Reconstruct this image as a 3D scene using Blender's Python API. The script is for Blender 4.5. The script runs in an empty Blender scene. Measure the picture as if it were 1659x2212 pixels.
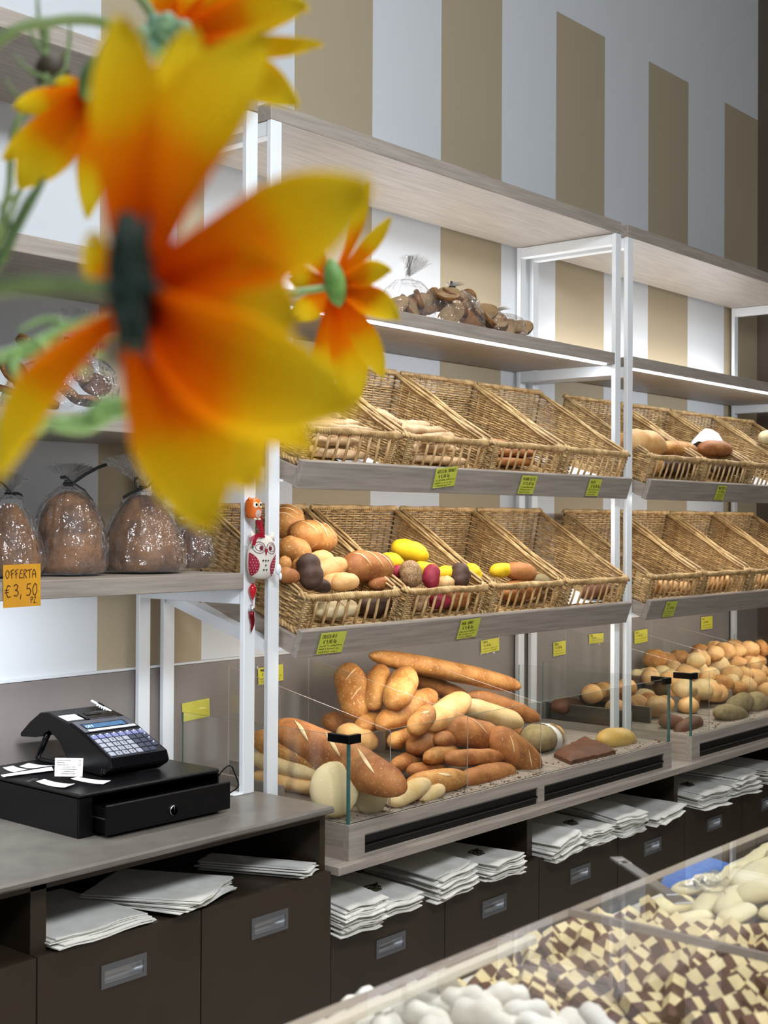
import bpy, math, random
from math import sin, cos, pi, radians, sqrt
from mathutils import Vector, Matrix, noise
random.seed(4)
S = bpy.context.scene
COL = S.collection

# ------------------------------------------------------------------ camera
YAW, PITCH, ROLL, FPX = .7056, .0061, .0053, 2840.88
CAM = Vector((-2.0609, -2.0867, 1.5))
_d = Vector((cos(YAW) * cos(PITCH), sin(YAW) * cos(PITCH), sin(PITCH)))
_r0 = Vector((sin(YAW), -cos(YAW), 0))
_u0 = _r0.cross(_d)
_r = _r0 * cos(ROLL) + _u0 * sin(ROLL)
_u = -_r0 * sin(ROLL) + _u0 * cos(ROLL)
cd = bpy.data.cameras.new('camera')
cam = bpy.data.objects.new('camera', cd)
COL.objects.link(cam)
cam.matrix_world = Matrix(((_r.x, _u.x, -_d.x, CAM.x), (_r.y, _u.y, -_d.y, CAM.y), (_r.z, _u.z, -_d.z, CAM.z), (0, 0, 0, 1)))
cd.sensor_fit = 'VERTICAL'
cd.sensor_height = 36
cd.sensor_width = 27
cd.lens = FPX / 2212 * 36
cd.clip_start = .02
cd.dof.use_dof = True
cd.dof.focus_distance = 2.75
cd.dof.aperture_fstop = 13.5
S.camera = cam

# ------------------------------------------------------------------ world, lights, exposure
S.view_settings.view_transform = 'Standard'
S.view_settings.look = 'None'
S.view_settings.gamma = 1
S.view_settings.use_curve_mapping = False
S.view_settings.exposure = 0
w = bpy.data.worlds.new('shop_ambient')
S.world = w
w.use_nodes = True
w.node_tree.nodes['Background'].inputs[0].default_value = (.62, .68, .78, 1)
w.node_tree.nodes['Background'].inputs[1].default_value = .27


def area(name, loc, to, sx, sy, power, col, spread=pi):
    l = bpy.data.lights.new(name, 'AREA')
    l.shape = 'RECTANGLE'
    l.size, l.size_y, l.energy, l.color, l.spread = sx, sy, power, col, spread
    o = bpy.data.objects.new(name, l)
    COL.objects.link(o)
    o.location = loc
    o.rotation_euler = (Vector(to) - Vector(loc)).to_track_quat('-Z', 'Y').to_euler()
    return o


KEY = area('track_spot_light', (-1.3, -2.5, 2.95), (.1, .3, 2.0), 1.2, .4, 40, (.88, .94, 1), radians(125))
FRONT = area('added_front_fill', (-.5, -5.9, 1.5), (-.5, 0, 1.5), 5.5, 2.4, 17, (.9, .95, 1))  # added fill lamp at the open front, raises the ambient light
CUST = [area('added_overhead_fill', (x, -3.3, 4.0), (x, -3.3, 0), 1.2, .6, p, (1, .98, .95), radians(105)) for x, p in ((-2.6, 26), (-.6, 20))]  # added overhead fills, brighten the flowers, cookies and floor bounce
AISLE = [area('aisle_downlight', (x, -.95, 3.7), (x, -.75, 0), .5, .5, p, (1, .97, .93), radians(95)) for x, p in ((-.9, 9), (.6, 8), (2.1, 5))]


# ------------------------------------------------------------------ helpers
def ray(x, y):
    return _d + _r * ((x - 829.5) / FPX) - _u * ((y - 1106) / FPX)


def at(s, x, y):
    return CAM + ray(x, y) * s


def on(ax, val, x, y):
    k = 'XYZ'.index(ax)
    v = ray(x, y)
    return CAM + v * ((val - CAM[k]) / v[k])


def px(P):
    """pixels per metre at a point"""
    return FPX / (Vector(P) - CAM).dot(_d)


def lin(c):
    return tuple(((v / 255) / 12.92 if v / 255 <= .04045 else ((v / 255 + .055) / 1.055) ** 2.4) for v in c[:3]) + (1,)


class MB:
    def __init__(s):
        s.v, s.f, s.m, s.uv = [], [], [], {}

    def add(s, vs, fs, mi=0):
        n = len(s.v)
        s.v += [tuple(p) for p in vs]
        for f in fs:
            s.f.append(tuple(i + n for i in f))
            s.m.append(mi)
        return n

    def box(s, x0, x1, y0, y1, z0, z1, mi=0, M=None):
        vs = [Vector((x, y, z)) for z in (z0, z1) for y in (y0, y1) for x in (x0, x1)]
        if M is not None:
            vs = [M @ p for p in vs]
        s.add(vs, [(0, 2, 3, 1), (4, 5, 7, 6), (0, 1, 5, 4), (2, 6, 7, 3), (0, 4, 6, 2), (1, 3, 7, 5)], mi)
        return s

    def bbox(s, x0, x1, y0, y1, z0, z1, b=.002, mi=0, M=None):
        """box with chamfered edges"""
        vs, fs = [], []
        X, Y, Z = (x0, x1), (y0, y1), (z0, z1)
        idx = {}
        for i in (0, 1):
            for j in (0, 1):
                for k in (0, 1):
                    sx, sy, sz = 1 - 2 * i, 1 - 2 * j, 1 - 2 * k
                    for a in range(3):
                        p = [X[i] + sx * b, Y[j] + sy * b, Z[k] + sz * b]
                        p[a] = (X[i], Y[j], Z[k])[a]
                        idx[(i, j, k, a)] = len(vs)
                        vs.append(Vector(p))
        q = lambda *k: tuple(idx[t] for t in k)
        for i in (0, 1):
            fs.append(q((i, 0, 0, 0), (i, 1, 0, 0), (i, 1, 1, 0), (i, 0, 1, 0)))
            fs.append(q((0, i, 0, 1), (1, i, 0, 1), (1, i, 1, 1), (0, i, 1, 1)))
            fs.append(q((0, 0, i, 2), (1, 0, i, 2), (1, 1, i, 2), (0, 1, i, 2)))
            for j in (0, 1):
                fs.append(q((i, j, 0, 0), (i, j, 1, 0), (i, j, 1, 1), (i, j, 0, 1)))
                fs.append(q((i, 0, j, 0), (i, 1, j, 0), (i, 1, j, 2), (i, 0, j, 2)))
                fs.append(q((0, i, j, 1), (1, i, j, 1), (1, i, j, 2), (0, i, j, 2)))
                for k in (0, 1):
                    fs.append(q((i, j, k, 0), (i, j, k, 1), (i, j, k, 2)))
        c = Vector(((x0 + x1) / 2, (y0 + y1) / 2, (z0 + z1) / 2))
        out = []
        for f in fs:
            a, b_, c_ = vs[f[0]], vs[f[1]], vs[f[2]]
            n = (b_ - a).cross(c_ - a)
            fc = sum((vs[i] for i in f), Vector()) / len(f)
            out.append(f if n.dot(fc - c) > 0 else f[::-1])
        if M is not None:
            vs = [M @ p for p in vs]
        s.add(vs, out, mi)
        return s

    def tube(s, pts, r, n=6, mi=0, cap=True, closed=False):
        pts = [Vector(p) for p in pts]
        N = len(pts)
        rs = r if isinstance(r, (list, tuple)) else [r] * N
        prev = None
        vs, fs = [], []
        for i, p in enumerate(pts):
            if closed:
                t = pts[(i + 1) % N] - pts[i - 1]
            else:
                t = pts[min(i + 1, N - 1)] - pts[max(i - 1, 0)]
            if t.length < 1e-9:
                t = Vector((0, 0, 1))
            t.normalize()
            if prev is None:
                a = Vector((0, 0, 1)) if abs(t.z) < .9 else Vector((1, 0, 0))
                nrm = t.cross(a).normalized()
            else:
                nrm = prev - t * prev.dot(t)
                nrm = nrm.normalized() if nrm.length > 1e-6 else t.orthogonal().normalized()
            prev = nrm
            bn = t.cross(nrm)
            for k in range(n):
                an = 2 * pi * k / n
                vs.append(p + (nrm * cos(an) + bn * sin(an)) * rs[i])
        for i in range(N if closed else N - 1):
            for k in range(n):
                a, b = i * n + k, i * n + (k + 1) % n
                c, d_ = ((i + 1) % N) * n + (k + 1) % n, ((i + 1) % N) * n + k
                fs.append((a, b, c, d_))
        if cap and not closed:
            fs.append(tuple(range(n))[::-1])
            fs.append(tuple((N - 1) * n + k for k in range(n)))
        s.add(vs, fs, mi)
        return s

    def rings(s, rings, mi=0, cap=True):
        n = len(rings[0])
        vs = [p for r in rings for p in r]
        fs = []
        for i in range(len(rings) - 1):
            for k in range(n):
                fs.append((i * n + k, i * n + (k + 1) % n, (i + 1) * n + (k + 1) % n, (i + 1) * n + k))
        if cap:
            fs.append(tuple(range(n))[::-1])
            fs.append(tuple((len(rings) - 1) * n + k for k in range(n)))
        s.add(vs, fs, mi)
        return s

    def grid(s, rows, mi=0, uv=False):
        n = len(rows[0])
        b = s.add([p for r in rows for p in r], [], mi)
        for i in range(len(rows) - 1):
            for k in range(n - 1):
                s.f.append((b + i * n + k, b + i * n + k + 1, b + (i + 1) * n + k + 1, b + (i + 1) * n + k))
                s.m.append(mi)
                if uv:
                    u = lambda a, c: (c / (n - 1), a / (len(rows) - 1))
                    s.uv[len(s.f) - 1] = [u(i, k), u(i, k + 1), u(i + 1, k + 1), u(i + 1, k)]
        return s

    def mesh(s, name, mats, smooth=False):
        me = bpy.data.meshes.new(name)
        me.from_pydata(s.v, [], s.f)
        if not isinstance(mats, (list, tuple)):
            mats = [mats]
        for m in mats:
            me.materials.append(m)
        if len(mats) > 1:
            me.polygons.foreach_set('material_index', s.m)
        if smooth:
            me.polygons.foreach_set('use_smooth', [True] * len(s.f))
        if s.uv:
            uvl = me.uv_layers.new(name='UVMap')
            for p in me.polygons:
                q = s.uv.get(p.index)
                if q:
                    for li, c in zip(p.loop_indices, q):
                        uvl.data[li].uv = c
        me.update()
        return me

    def build(s, name, mats, parent=None, smooth=False):
        return link(name, s.mesh(name, mats, smooth), parent)


def link(name, me, parent=None):
    o = bpy.data.objects.new(name, me)
    COL.objects.link(o)
    if parent is not None:
        o.parent = parent
    return o


def tag(o, label, cat, group=None):
    o['label'] = label
    o['category'] = cat
    if group:
        o['group'] = group
    return o


def thing(name, label, cat, loc=(0, 0, 0), rot=(0, 0, 0), group=None):
    o = bpy.data.objects.new(name, None)
    o.empty_display_size = .02
    COL.objects.link(o)
    o.location, o.rotation_euler = loc, rot
    return tag(o, label, cat, group)


def struct(o):
    o['kind'] = 'structure'
    return o


def stuff(o):
    o['kind'] = 'stuff'
    return o


def dup(root, M=None, label=None, group=None):
    kids = [(c, list(c.children)) for c in root.children]
    r = root.copy()
    COL.objects.link(r)
    if M is not None:
        r.matrix_world = M
    if label:
        r['label'] = label
    if group:
        r['group'] = group
    for c, gs in kids:
        k = c.copy()
        COL.objects.link(k)
        k.parent = r
        for g in gs:
            h = g.copy()
            COL.objects.link(h)
            h.parent = k
    return r


def frame(o, x, y, z):
    return Matrix(((x.x, y.x, z.x, o[0]), (x.y, y.y, z.y, o[1]), (x.z, y.z, z.z, o[2]), (0, 0, 0, 1)))


# ------------------------------------------------------------------ materials
def mat(name, c, rough=.5, metal=0, c2=None, scale=20, detail=3, stretch=(1, 1, 1), lo=.35, hi=.65, bump=0, bscale=None,
        spec=.5, coat=0, world=False, rnd=0, sss=0, emit=None, c3=None, thr=.62):
    m = bpy.data.materials.new(name)
    m.use_nodes = True
    nt = m.node_tree
    N, L = nt.nodes, nt.links
    b = N['Principled BSDF']
    b.inputs['Base Color'].default_value = lin(c)
    b.inputs['Roughness'].default_value = rough
    b.inputs['Metallic'].default_value = metal
    b.inputs['Specular IOR Level'].default_value = spec
    b.inputs['Coat Weight'].default_value = coat
    if sss:
        b.inputs['Subsurface Weight'].default_value = sss
        b.inputs['Subsurface Radius'].default_value = (.012, .008, .005)
        b.inputs['Subsurface Scale'].default_value = .5
    if emit:
        b.inputs['Emission Color'].default_value = lin(emit[0])
        b.inputs['Emission Strength'].default_value = emit[1]
    if c2 is None and not bump:
        return m
    if world:
        src = N.new('ShaderNodeNewGeometry').outputs['Position']
    else:
        src = N.new('ShaderNodeTexCoord').outputs['Object']
        oi = N.new('ShaderNodeObjectInfo')
        ad = N.new('ShaderNodeVectorMath')
        mu = N.new('ShaderNodeMath')
        mu.operation = 'MULTIPLY'
        mu.inputs[1].default_value = 37.
        L.new(oi.outputs['Random'], mu.inputs[0])
        L.new(src, ad.inputs[0])
        L.new(mu.outputs[0], ad.inputs[1])
        src = ad.outputs[0]
    mp = N.new('ShaderNodeMapping')
    mp.inputs['Scale'].default_value = stretch
    L.new(src, mp.inputs['Vector'])
    nz = N.new('ShaderNodeTexNoise')
    nz.inputs['Scale'].default_value = scale
    nz.inputs['Detail'].default_value = detail
    L.new(mp.outputs[0], nz.inputs['Vector'])
    if c2 is not None:
        cr = N.new('ShaderNodeValToRGB')
        cr.color_ramp.elements[0].position, cr.color_ramp.elements[1].position = lo, hi
        cr.color_ramp.elements[0].color, cr.color_ramp.elements[1].color = lin(c), lin(c2)
        L.new(nz.outputs['Fac'], cr.inputs[0])
        out = cr.outputs[0]
        if c3 is not None:
            n2 = N.new('ShaderNodeTexNoise')
            n2.inputs['Scale'].default_value = scale * 8
            n2.inputs['Detail'].default_value = 4
            L.new(mp.outputs[0], n2.inputs['Vector'])
            r2 = N.new('ShaderNodeValToRGB')
            r2.color_ramp.elements[0].position, r2.color_ramp.elements[1].position = thr, thr + .07
            r2.color_ramp.elements[0].color, r2.color_ramp.elements[1].color = (0, 0, 0, 1), (1, 1, 1, 1)
            L.new(n2.outputs['Fac'], r2.inputs[0])
            mx = N.new('ShaderNodeMix')
            mx.data_type = 'RGBA'
            L.new(r2.outputs[0], mx.inputs['Factor'])
            L.new(out, mx.inputs['A'])
            mx.inputs['B'].default_value = lin(c3)
            out = mx.outputs['Result']
        if rnd:
            oi2 = N.new('ShaderNodeObjectInfo') if rnd > 0 else N.new('ShaderNodeNewGeometry')
            hs = N.new('ShaderNodeHueSaturation')
            mr = N.new('ShaderNodeMapRange')
            mr.inputs['To Min'].default_value, mr.inputs['To Max'].default_value = 1 - abs(rnd), 1 + abs(rnd)
            L.new(oi2.outputs['Random' if rnd > 0 else 'Random Per Island'], mr.inputs['Value'])
            L.new(mr.outputs[0], hs.inputs['Value'])
            L.new(out, hs.inputs['Color'])
            out = hs.outputs[0]
        L.new(out, b.inputs['Base Color'])
    if bump:
        bn = N.new('ShaderNodeTexNoise')
        bn.inputs['Scale'].default_value = bscale or scale * 3
        bn.inputs['Detail'].default_value = 4
        L.new(mp.outputs[0], bn.inputs['Vector'])
        bp = N.new('ShaderNodeBump')
        bp.inputs['Strength'].default_value = bump
        bp.inputs['Distance'].default_value = .004
        L.new(bn.outputs['Fac'], bp.inputs['Height'])
        L.new(bp.outputs[0], b.inputs['Normal'])
    return m


def glassy(name, tint=(255, 255, 255), ior=1.45, rough=0., bump=0, bscale=60, haze=0., hazec=(255, 255, 255), amp=1.):
    """thin clear sheet: straight-through transparency with a Fresnel reflection"""
    m = bpy.data.materials.new(name)
    m.use_nodes = True
    nt = m.node_tree
    N, L = nt.nodes, nt.links
    N.remove(N['Principled BSDF'])
    out = N['Material Output']
    tr = N.new('ShaderNodeBsdfTransparent')
    tr.inputs[0].default_value = lin(tint)
    gl = N.new('ShaderNodeBsdfGlossy')
    gl.inputs['Roughness'].default_value = rough
    fr = N.new('ShaderNodeFresnel')
    fr.inputs['IOR'].default_value = ior
    mx = N.new('ShaderNodeMixShader')
    geo = N.new('ShaderNodeNewGeometry')
    # the Fresnel node inverts the index on back faces; undo it so both faces of the sheet reflect alike
    sw = N.new('ShaderNodeMix')
    sw.data_type = 'FLOAT'
    L.new(geo.outputs['Backfacing'], sw.inputs['Factor'])
    sw.inputs['A'].default_value = ior
    sw.inputs['B'].default_value = 1 / ior
    L.new(sw.outputs['Result'], fr.inputs['IOR'])
    fac = fr.outputs[0]
    if amp != 1:
        am = N.new('ShaderNodeMath')
        am.operation = 'MULTIPLY'
        am.use_clamp = True
        am.inputs[1].default_value = amp
        L.new(fac, am.inputs[0])
        fac = am.outputs[0]
    L.new(fac, mx.inputs[0])
    a = tr.outputs[0]
    if haze:
        df = N.new('ShaderNodeBsdfDiffuse')
        df.inputs[0].default_value = lin(hazec)
        m2 = N.new('ShaderNodeMixShader')
        m2.inputs[0].default_value = haze
        L.new(a, m2.inputs[1])
        L.new(df.outputs[0], m2.inputs[2])
        a = m2.outputs[0]
    L.new(a, mx.inputs[1])
    L.new(gl.outputs[0], mx.inputs[2])
    if bump:
        tc = N.new('ShaderNodeTexCoord')
        nz = N.new('ShaderNodeTexNoise')
        nz.inputs['Scale'].default_value = bscale
        nz.inputs['Detail'].default_value = 2
        L.new(tc.outputs['Object'], nz.inputs['Vector'])
        bp = N.new('ShaderNodeBump')
        bp.inputs['Strength'].default_value = bump
        bp.inputs['Distance'].default_value = .01
        L.new(nz.outputs['Fac'], bp.inputs['Height'])
        L.new(bp.outputs[0], gl.inputs['Normal'])
        L.new(bp.outputs[0], fr.inputs['Normal'])
    L.new(mx.outputs[0], out.inputs['Surface'])
    return m


def emitter(name, c, s):
    m = bpy.data.materials.new(name)
    m.use_nodes = True
    b = m.node_tree.nodes['Principled BSDF']
    b.inputs['Base Color'].default_value = (.02, .02, .02, 1)
    b.inputs['Emission Color'].default_value = lin(c)
    b.inputs['Emission Strength'].default_value = s
    return m


M = {}
M['wood'] = mat('oak_laminate', (139, 130, 121), .45, c2=(166, 156, 145), scale=9, detail=6, stretch=(.7, 14, 14), lo=.3, hi=.7, bump=.12, bscale=14, world=True)
M['wood_y'] = mat('oak_laminate_cross_grain', (139, 128, 117), .45, c2=(168, 155, 142), scale=9, detail=6, stretch=(14, .7, 14), lo=.3, hi=.7, bump=.12, bscale=14, world=True)
M['white'] = mat('white_metal', (226, 229, 232), .38)
M['dark'] = mat('dark_brown_laminate', (47, 37, 27), .42, c2=(51, 40, 29), scale=5)
M['counter'] = mat('grey_stone_laminate', (101, 96, 90), .3, c2=(114, 109, 102), scale=26, detail=8, lo=.3, hi=.7, world=True)
M['back'] = mat('grey_stone_panel', (128, 120, 116), .5, c2=(141, 133, 128), scale=7, detail=9, lo=.25, hi=.75, world=True)
M['steel'] = mat('brushed_steel', (190, 192, 196), .32, 1)
M['alu'] = mat('satin_aluminium', (126, 128, 134), .4, .8)
M['alub'] = mat('bright_aluminium', (205, 207, 210), .3, .9)
M['black'] = mat('black_plastic', (7, 7, 9), .22, c2=(9, 9, 11), scale=30, spec=.3, bump=.05, bscale=400)
M['blackm'] = mat('black_painted_steel', (7, 7, 9), .3, c2=(9, 9, 11), scale=60, spec=.3, bump=.15, bscale=500)
M['void'] = mat('dark_recess', (14, 13, 12), .35)
M['shadowgap'] = M['void']
M['glass'] = glassy('clear_glass', (253, 254, 253), 1.45)
M['glasstop'] = glassy('clear_glass_top', (254, 254, 254), 1.5)
M['edge'] = mat('green_glass_edge', (58, 92, 88), .12, c2=(70, 105, 100), scale=40)
M['acryl'] = mat('cut_acrylic_edge', (175, 165, 158), .25)
M['wicker'] = mat('wicker', (164, 130, 82), .5, c2=(208, 174, 122), scale=40, detail=2, rnd=-.22, bump=.1, bscale=200)
M['wickerd'] = mat('wicker_stake', (136, 108, 70), .5, c2=(172, 144, 102), scale=40, rnd=-.2)
M['led'] = emitter('led_strip', (235, 243, 255), 9.)
M['yellow'] = mat('yellow_card', (192, 198, 66), .5, c2=(199, 204, 82), scale=30)
M['lemon'] = mat('lemon_note', (214, 206, 58), .45, c2=(221, 213, 78), scale=30)
M['orangecard'] = mat('orange_card', (212, 152, 32), .55, c2=(205, 143, 30), scale=30)
M['ink'] = mat('dark_ink', (52, 44, 16), .6)
M['inkb'] = mat('brown_marker_ink', (66, 22, 14), .6)
M['paper'] = mat('white_paper', (225, 225, 222), .7, c2=(232, 232, 230), scale=20)
M['paperw'] = mat('bag_paper', (228, 226, 218), .75, c2=(238, 237, 232), scale=30, rnd=.06)
M['film'] = glassy('plastic_film', (250, 250, 250), 1.4, .08, .7, 45, .03, amp=1.3)
M['cello'] = glassy('cellophane', (252, 252, 252), 1.45, .05, .8, 60, .05, amp=2.4)
M['ribbon'] = mat('black_ribbon', (28, 28, 30), .28, c2=(34, 34, 37), scale=90)
# breads
BR = {}


def bread(k, c, c2, c3=None, thr=.62, rough=.62, sc=22, bump=.6, st=(1, 1, 1)):
    BR[k] = mat('crust_' + k, c, rough, c2=c2, scale=sc, detail=6, bump=bump, bscale=48, rnd=.09, c3=c3, thr=thr, spec=.35, stretch=st)


bread('golden', (166, 104, 46), (200, 144, 80), (218, 178, 122), .60)
bread('brown', (142, 84, 42), (176, 116, 64), (192, 142, 90), .61)
bread('dark', (84, 52, 34), (112, 70, 46), (140, 96, 66), .66)
bread('rye', (60, 42, 34), (84, 60, 48), None)
bread('pale', (206, 172, 116), (222, 194, 146), (232, 212, 176), .66)
bread('white', (204, 184, 138), (216, 199, 158), (226, 214, 182), .66, .75, 12, .15)
bread('roll', (206, 150, 88), (226, 182, 124), (232, 200, 152), .68)
bread('yellow', (222, 180, 20), (236, 204, 44), (150, 104, 30), .7)
bread('red', (128, 24, 44), (150, 40, 60), None)
bread('seed', (112, 78, 48), (150, 116, 78), (196, 172, 132), .55, .7, 60, .8)
bread('stick', (190, 150, 106), (214, 182, 142), (228, 206, 176), .6, .75, 30, .5)
bread('panet', (84, 50, 24), (148, 100, 54), (178, 130, 78), .64, .5, 20, 1.)
bread('bun', (200, 160, 82), (218, 184, 108), None, .6, .45)
bread('slash', (224, 190, 140), (236, 210, 168), None, .6, .8)
bread('crumb', (138, 120, 84), (160, 142, 104), (104, 88, 60), .66, .85, 60, .6)
bread('rusk', (128, 98, 64), (168, 140, 102), (104, 74, 46), .66, .8, 30)
bread('butter', (238, 226, 178), (244, 236, 200), None, .6, .7, 20, .2)
bread('sugar', (244, 240, 226), (250, 249, 244), (236, 220, 176), .68, .9, 30, .5)
bread('vanilla', (234, 214, 160), (240, 224, 178), None, .6, .7, 40, .2)
bread('cocoa', (92, 62, 50), (108, 76, 62), None, .6, .7, 40, .2)


# ------------------------------------------------------------------ setting
def wall_material():
    m = bpy.data.materials.new('striped_wall_paint')
    m.use_nodes = True
    N, L = m.node_tree.nodes, m.node_tree.links
    b = N['Principled BSDF']
    b.inputs['Roughness'].default_value = .75
    b.inputs['Specular IOR Level'].default_value = .25
    g = N.new('ShaderNodeNewGeometry')
    sp = N.new('ShaderNodeSeparateXYZ')
    L.new(g.outputs['Position'], sp.inputs[0])

    def mth(op, a, v, c=None):
        n = N.new('ShaderNodeMath')
        n.operation = op
        L.new(a, n.inputs[0])
        if hasattr(v, 'node'):
            L.new(v, n.inputs[1])
        else:
            n.inputs[1].default_value = v
        return n.outputs[0]
    P = .3193
    x = mth('DIVIDE', mth('ADD', sp.outputs['X'], -.4606 + 40 * P), 2 * P)
    fr = mth('FRACT', x, 0)
    st = mth('LESS_THAN', fr, .5)
    up = mth('LESS_THAN', sp.outputs['Z'], 3.247)
    fac = mth('MULTIPLY', st, up)
    mx = N.new('ShaderNodeMix')
    mx.data_type = 'RGBA'
    mx.inputs['A'].default_value = lin((222, 225, 228))
    mx.inputs['B'].default_value = lin((182, 167, 141))
    L.new(fac, mx.inputs['Factor'])
    L.new(mx.outputs['Result'], b.inputs['Base Color'])
    nz = N.new('ShaderNodeTexNoise')
    nz.inputs['Scale'].default_value = 120
    L.new(g.outputs['Position'], nz.inputs['Vector'])
    bp = N.new('ShaderNodeBump')
    bp.inputs['Strength'].default_value = .04
    L.new(nz.outputs['Fac'], bp.inputs['Height'])
    L.new(bp.outputs[0], b.inputs['Normal'])
    return m


WY = .385
XR = 3.334
wb = struct(MB().box(-3.5, XR + .1, WY, WY + .12, 0, 4.3).build('wall_back', wall_material()))
bs = MB().bbox(-3.5, XR, WY - .008, WY - .0005, 0, 1.143, .002).build('stone_panel', M['back'], wb)
MB().bbox(-3.5, XR, WY - .011, WY - .0005, 1.143, 1.149, .001).build('panel_trim', M['white'], wb)
struct(MB().box(XR, XR + .12, -6, WY + .12, 0, 4.3).build('wall_right', mat('taupe_wall_paint', (92, 80, 68), .7, c2=(96, 84, 72), scale=3)))
struct(MB().box(-3.5, XR + .12, -6, WY + .12, -.1, 0).build('floor', mat('cream_floor_tile', (196, 190, 182), .35, c2=(204, 198, 190), scale=4)))
struct(MB().box(-3.5, XR + .12, -6, WY + .12, 4.3, 4.4).build('ceiling', mat('white_ceiling_paint', (225, 225, 222), .8, c2=(228, 228, 226), scale=2)))

# ------------------------------------------------------------------ shelving units
PW = .034
PD = .014
ZT = 2.3905
BAYS = [(-1.6000, -.0450), (-.005, 1.518), (1.558, 3.085)]
DB = .369
BAYN = ['left', 'middle', 'right']


def led_lamp(x0, x1, y, z, power, to, col=(.87, .93, 1)):
    return area('led_strip_light', ((x0 + x1) / 2, y, z), ((x0 + x1) / 2, y + to[0], z + to[1]), x1 - x0, .012, power, col)


def shelf(unit, x0, x1, z, t, led=True, y0=0., y1=.369):
    b = MB().bbox(x0, x1, y0, y1, z, z + t, .0012).build('shelf_board', M['wood'], unit)
    if led:
        MB().box(x0 + .03, x1 - .03, y0 + .012, y0 + .026, z - (.004 if y0 == 0 and x0 != 0 and led == 1 else .0005), z + .0004).build('led_strip', M['led'], b)
    return b


for bi, (x0, x1) in enumerate(BAYS):
    u = thing('shelving_unit', ['white metal shelving unit above the cash register counter', 'white metal shelving unit in the middle holding eight wicker baskets',
                                'white metal shelving unit beside the brown end wall'][bi], 'shelving unit', (x0, 0, 0), group='wall shelving units')
    z0 = .901 if bi == 0 else .7677
    X0, X1 = 0., x1 - x0
    top = ZT if bi else 2.3935
    for xx in (X0, X1 - PW):
        for yy in (0., DB - PD):
            zz = z0
            MB().bbox(xx, xx + PW, yy, yy + PD, zz, top, .0015).build('post', M['white'], u)
    if bi == 0:
        MB().bbox(X1 - PW - .028, X1 - PW + .004, .0, .03, z0, z0 + .004, .001).build('foot_plate', M['white'], u)
    for xx in (X0, X1 - PW):
        zs = [top - PW] + ([1.9847 - PW] if bi else [2.0259 - .035 - PW, 1.7028 - .032 - PW, 1.383 - .035 - PW])
        for z in zs:
            MB().bbox(xx + .002, xx + PW - .002, PD, DB - PD, z, z + PW - .001, .0012).build('rail', M['white'], u)
        if bi:
            for zt in (1.6294, 1.2516):
                # sloping arm that carries a basket tray
                a = Vector((xx + PW / 2, .006, zt - .036))
                e = Vector((xx + PW / 2, .345, zt + .060))
                dv = (e - a).normalized()
                Mx = frame(a, Vector((1, 0, 0)), dv, Vector((1, 0, 0)).cross(dv))
                MB().box(-PW / 2 + .002, PW / 2 - .002, 0, (e - a).length, -.013, .013, M=Mx).build('tray_arm', M['white'], u)
                MB().bbox(xx + PW - .001 if xx == 0 else xx - .011, xx + PW + .011 if xx == 0 else xx + .001, -.001, .02, zt - .045, zt - .039, .0008).build('bracket', M['white'], u)
    if bi:
        shelf(u, X0, X1, ZT, .038, led=False)
        sb = shelf(u, X0 + PW + .001, X1 - PW - .001, 1.9847, .0348)
        led_lamp(x0 + .06, x1 - .06, .019, 1.9795, 4.2, (.5, -1))
        MB().box(X0 + .06, X1 - .06, .30, .314, 2.0197, 2.0225).build('led_strip', M['led'], sb)
        led_lamp(x0 + .06, x1 - .06, .307, 2.0235, 4.4, (-.25, 1), (.98, .96, .93))
    else:
        for z, t, l in ((2.3955, .0376, False), (1.9909, .035, False), (1.6708, .032, False), (1.348, .035, 2)):
            shelf(u, (X0 if z > 2.3 else X0 + PW + .001), (X1 if z > 2.3 else X1 - PW - .001), z, t, l)
        led_lamp(x0 + .3, x1 - .36, .019, 1.343, 5, (.8, -1))

# ------------------------------------------------------------------ basket trays
SL = radians(19.3)
TRAY_V = Vector((0, cos(SL), sin(SL)))
TRAY_N = Vector((0, -sin(SL), cos(SL)))
TX = [(.0371, 1.4810), (1.5972, 3.0480)]
TZ = [1.6294, 1.2516]


def tray_frame(x, zt):
    return frame((x, -.0653, zt), Vector((1, 0, 0)), TRAY_V, TRAY_N)


for ti, (x0, x1) in enumerate(TX):
    for zi, zt in enumerate(TZ):
        t = thing('basket_tray', '%s sloping oak tray with deep front board, %s' % (('upper', 'lower')[zi], ('middle unit', 'unit by the end wall')[ti]), 'tray', group='sloping basket trays')
        t.matrix_world = tray_frame(x0, zt)
        L_ = x1 - x0
        MB().bbox(0, L_, 0, .017, -.065, 0, .0012).build('fascia', M['wood'], t)
        MB().bbox(.0165, L_ - .0165, .0175, .385, -.045, -.02, .001).build('base_board', M['wood'], t)
        for xa in (.0, L_ - .016):
            MB().bbox(xa, xa + .016, .0172, .375, -.060, -.0195, .001).build('side_cheek', M['wood_y'], t)
        MB().box(.04, L_ - .04, .02, .034, -.052, -.0455).build('led_strip', M['led'], t)
        led_lamp(x0 + .05, x1 - .05, -.03, zt - .056, 4.6 if zi else 4.0, (.62, -1), (1, .93, .8) if zi else (1, .96, .9))


# ------------------------------------------------------------------ wicker baskets
BW, BL, HF, HB = .355, .372, .086, .172


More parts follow.
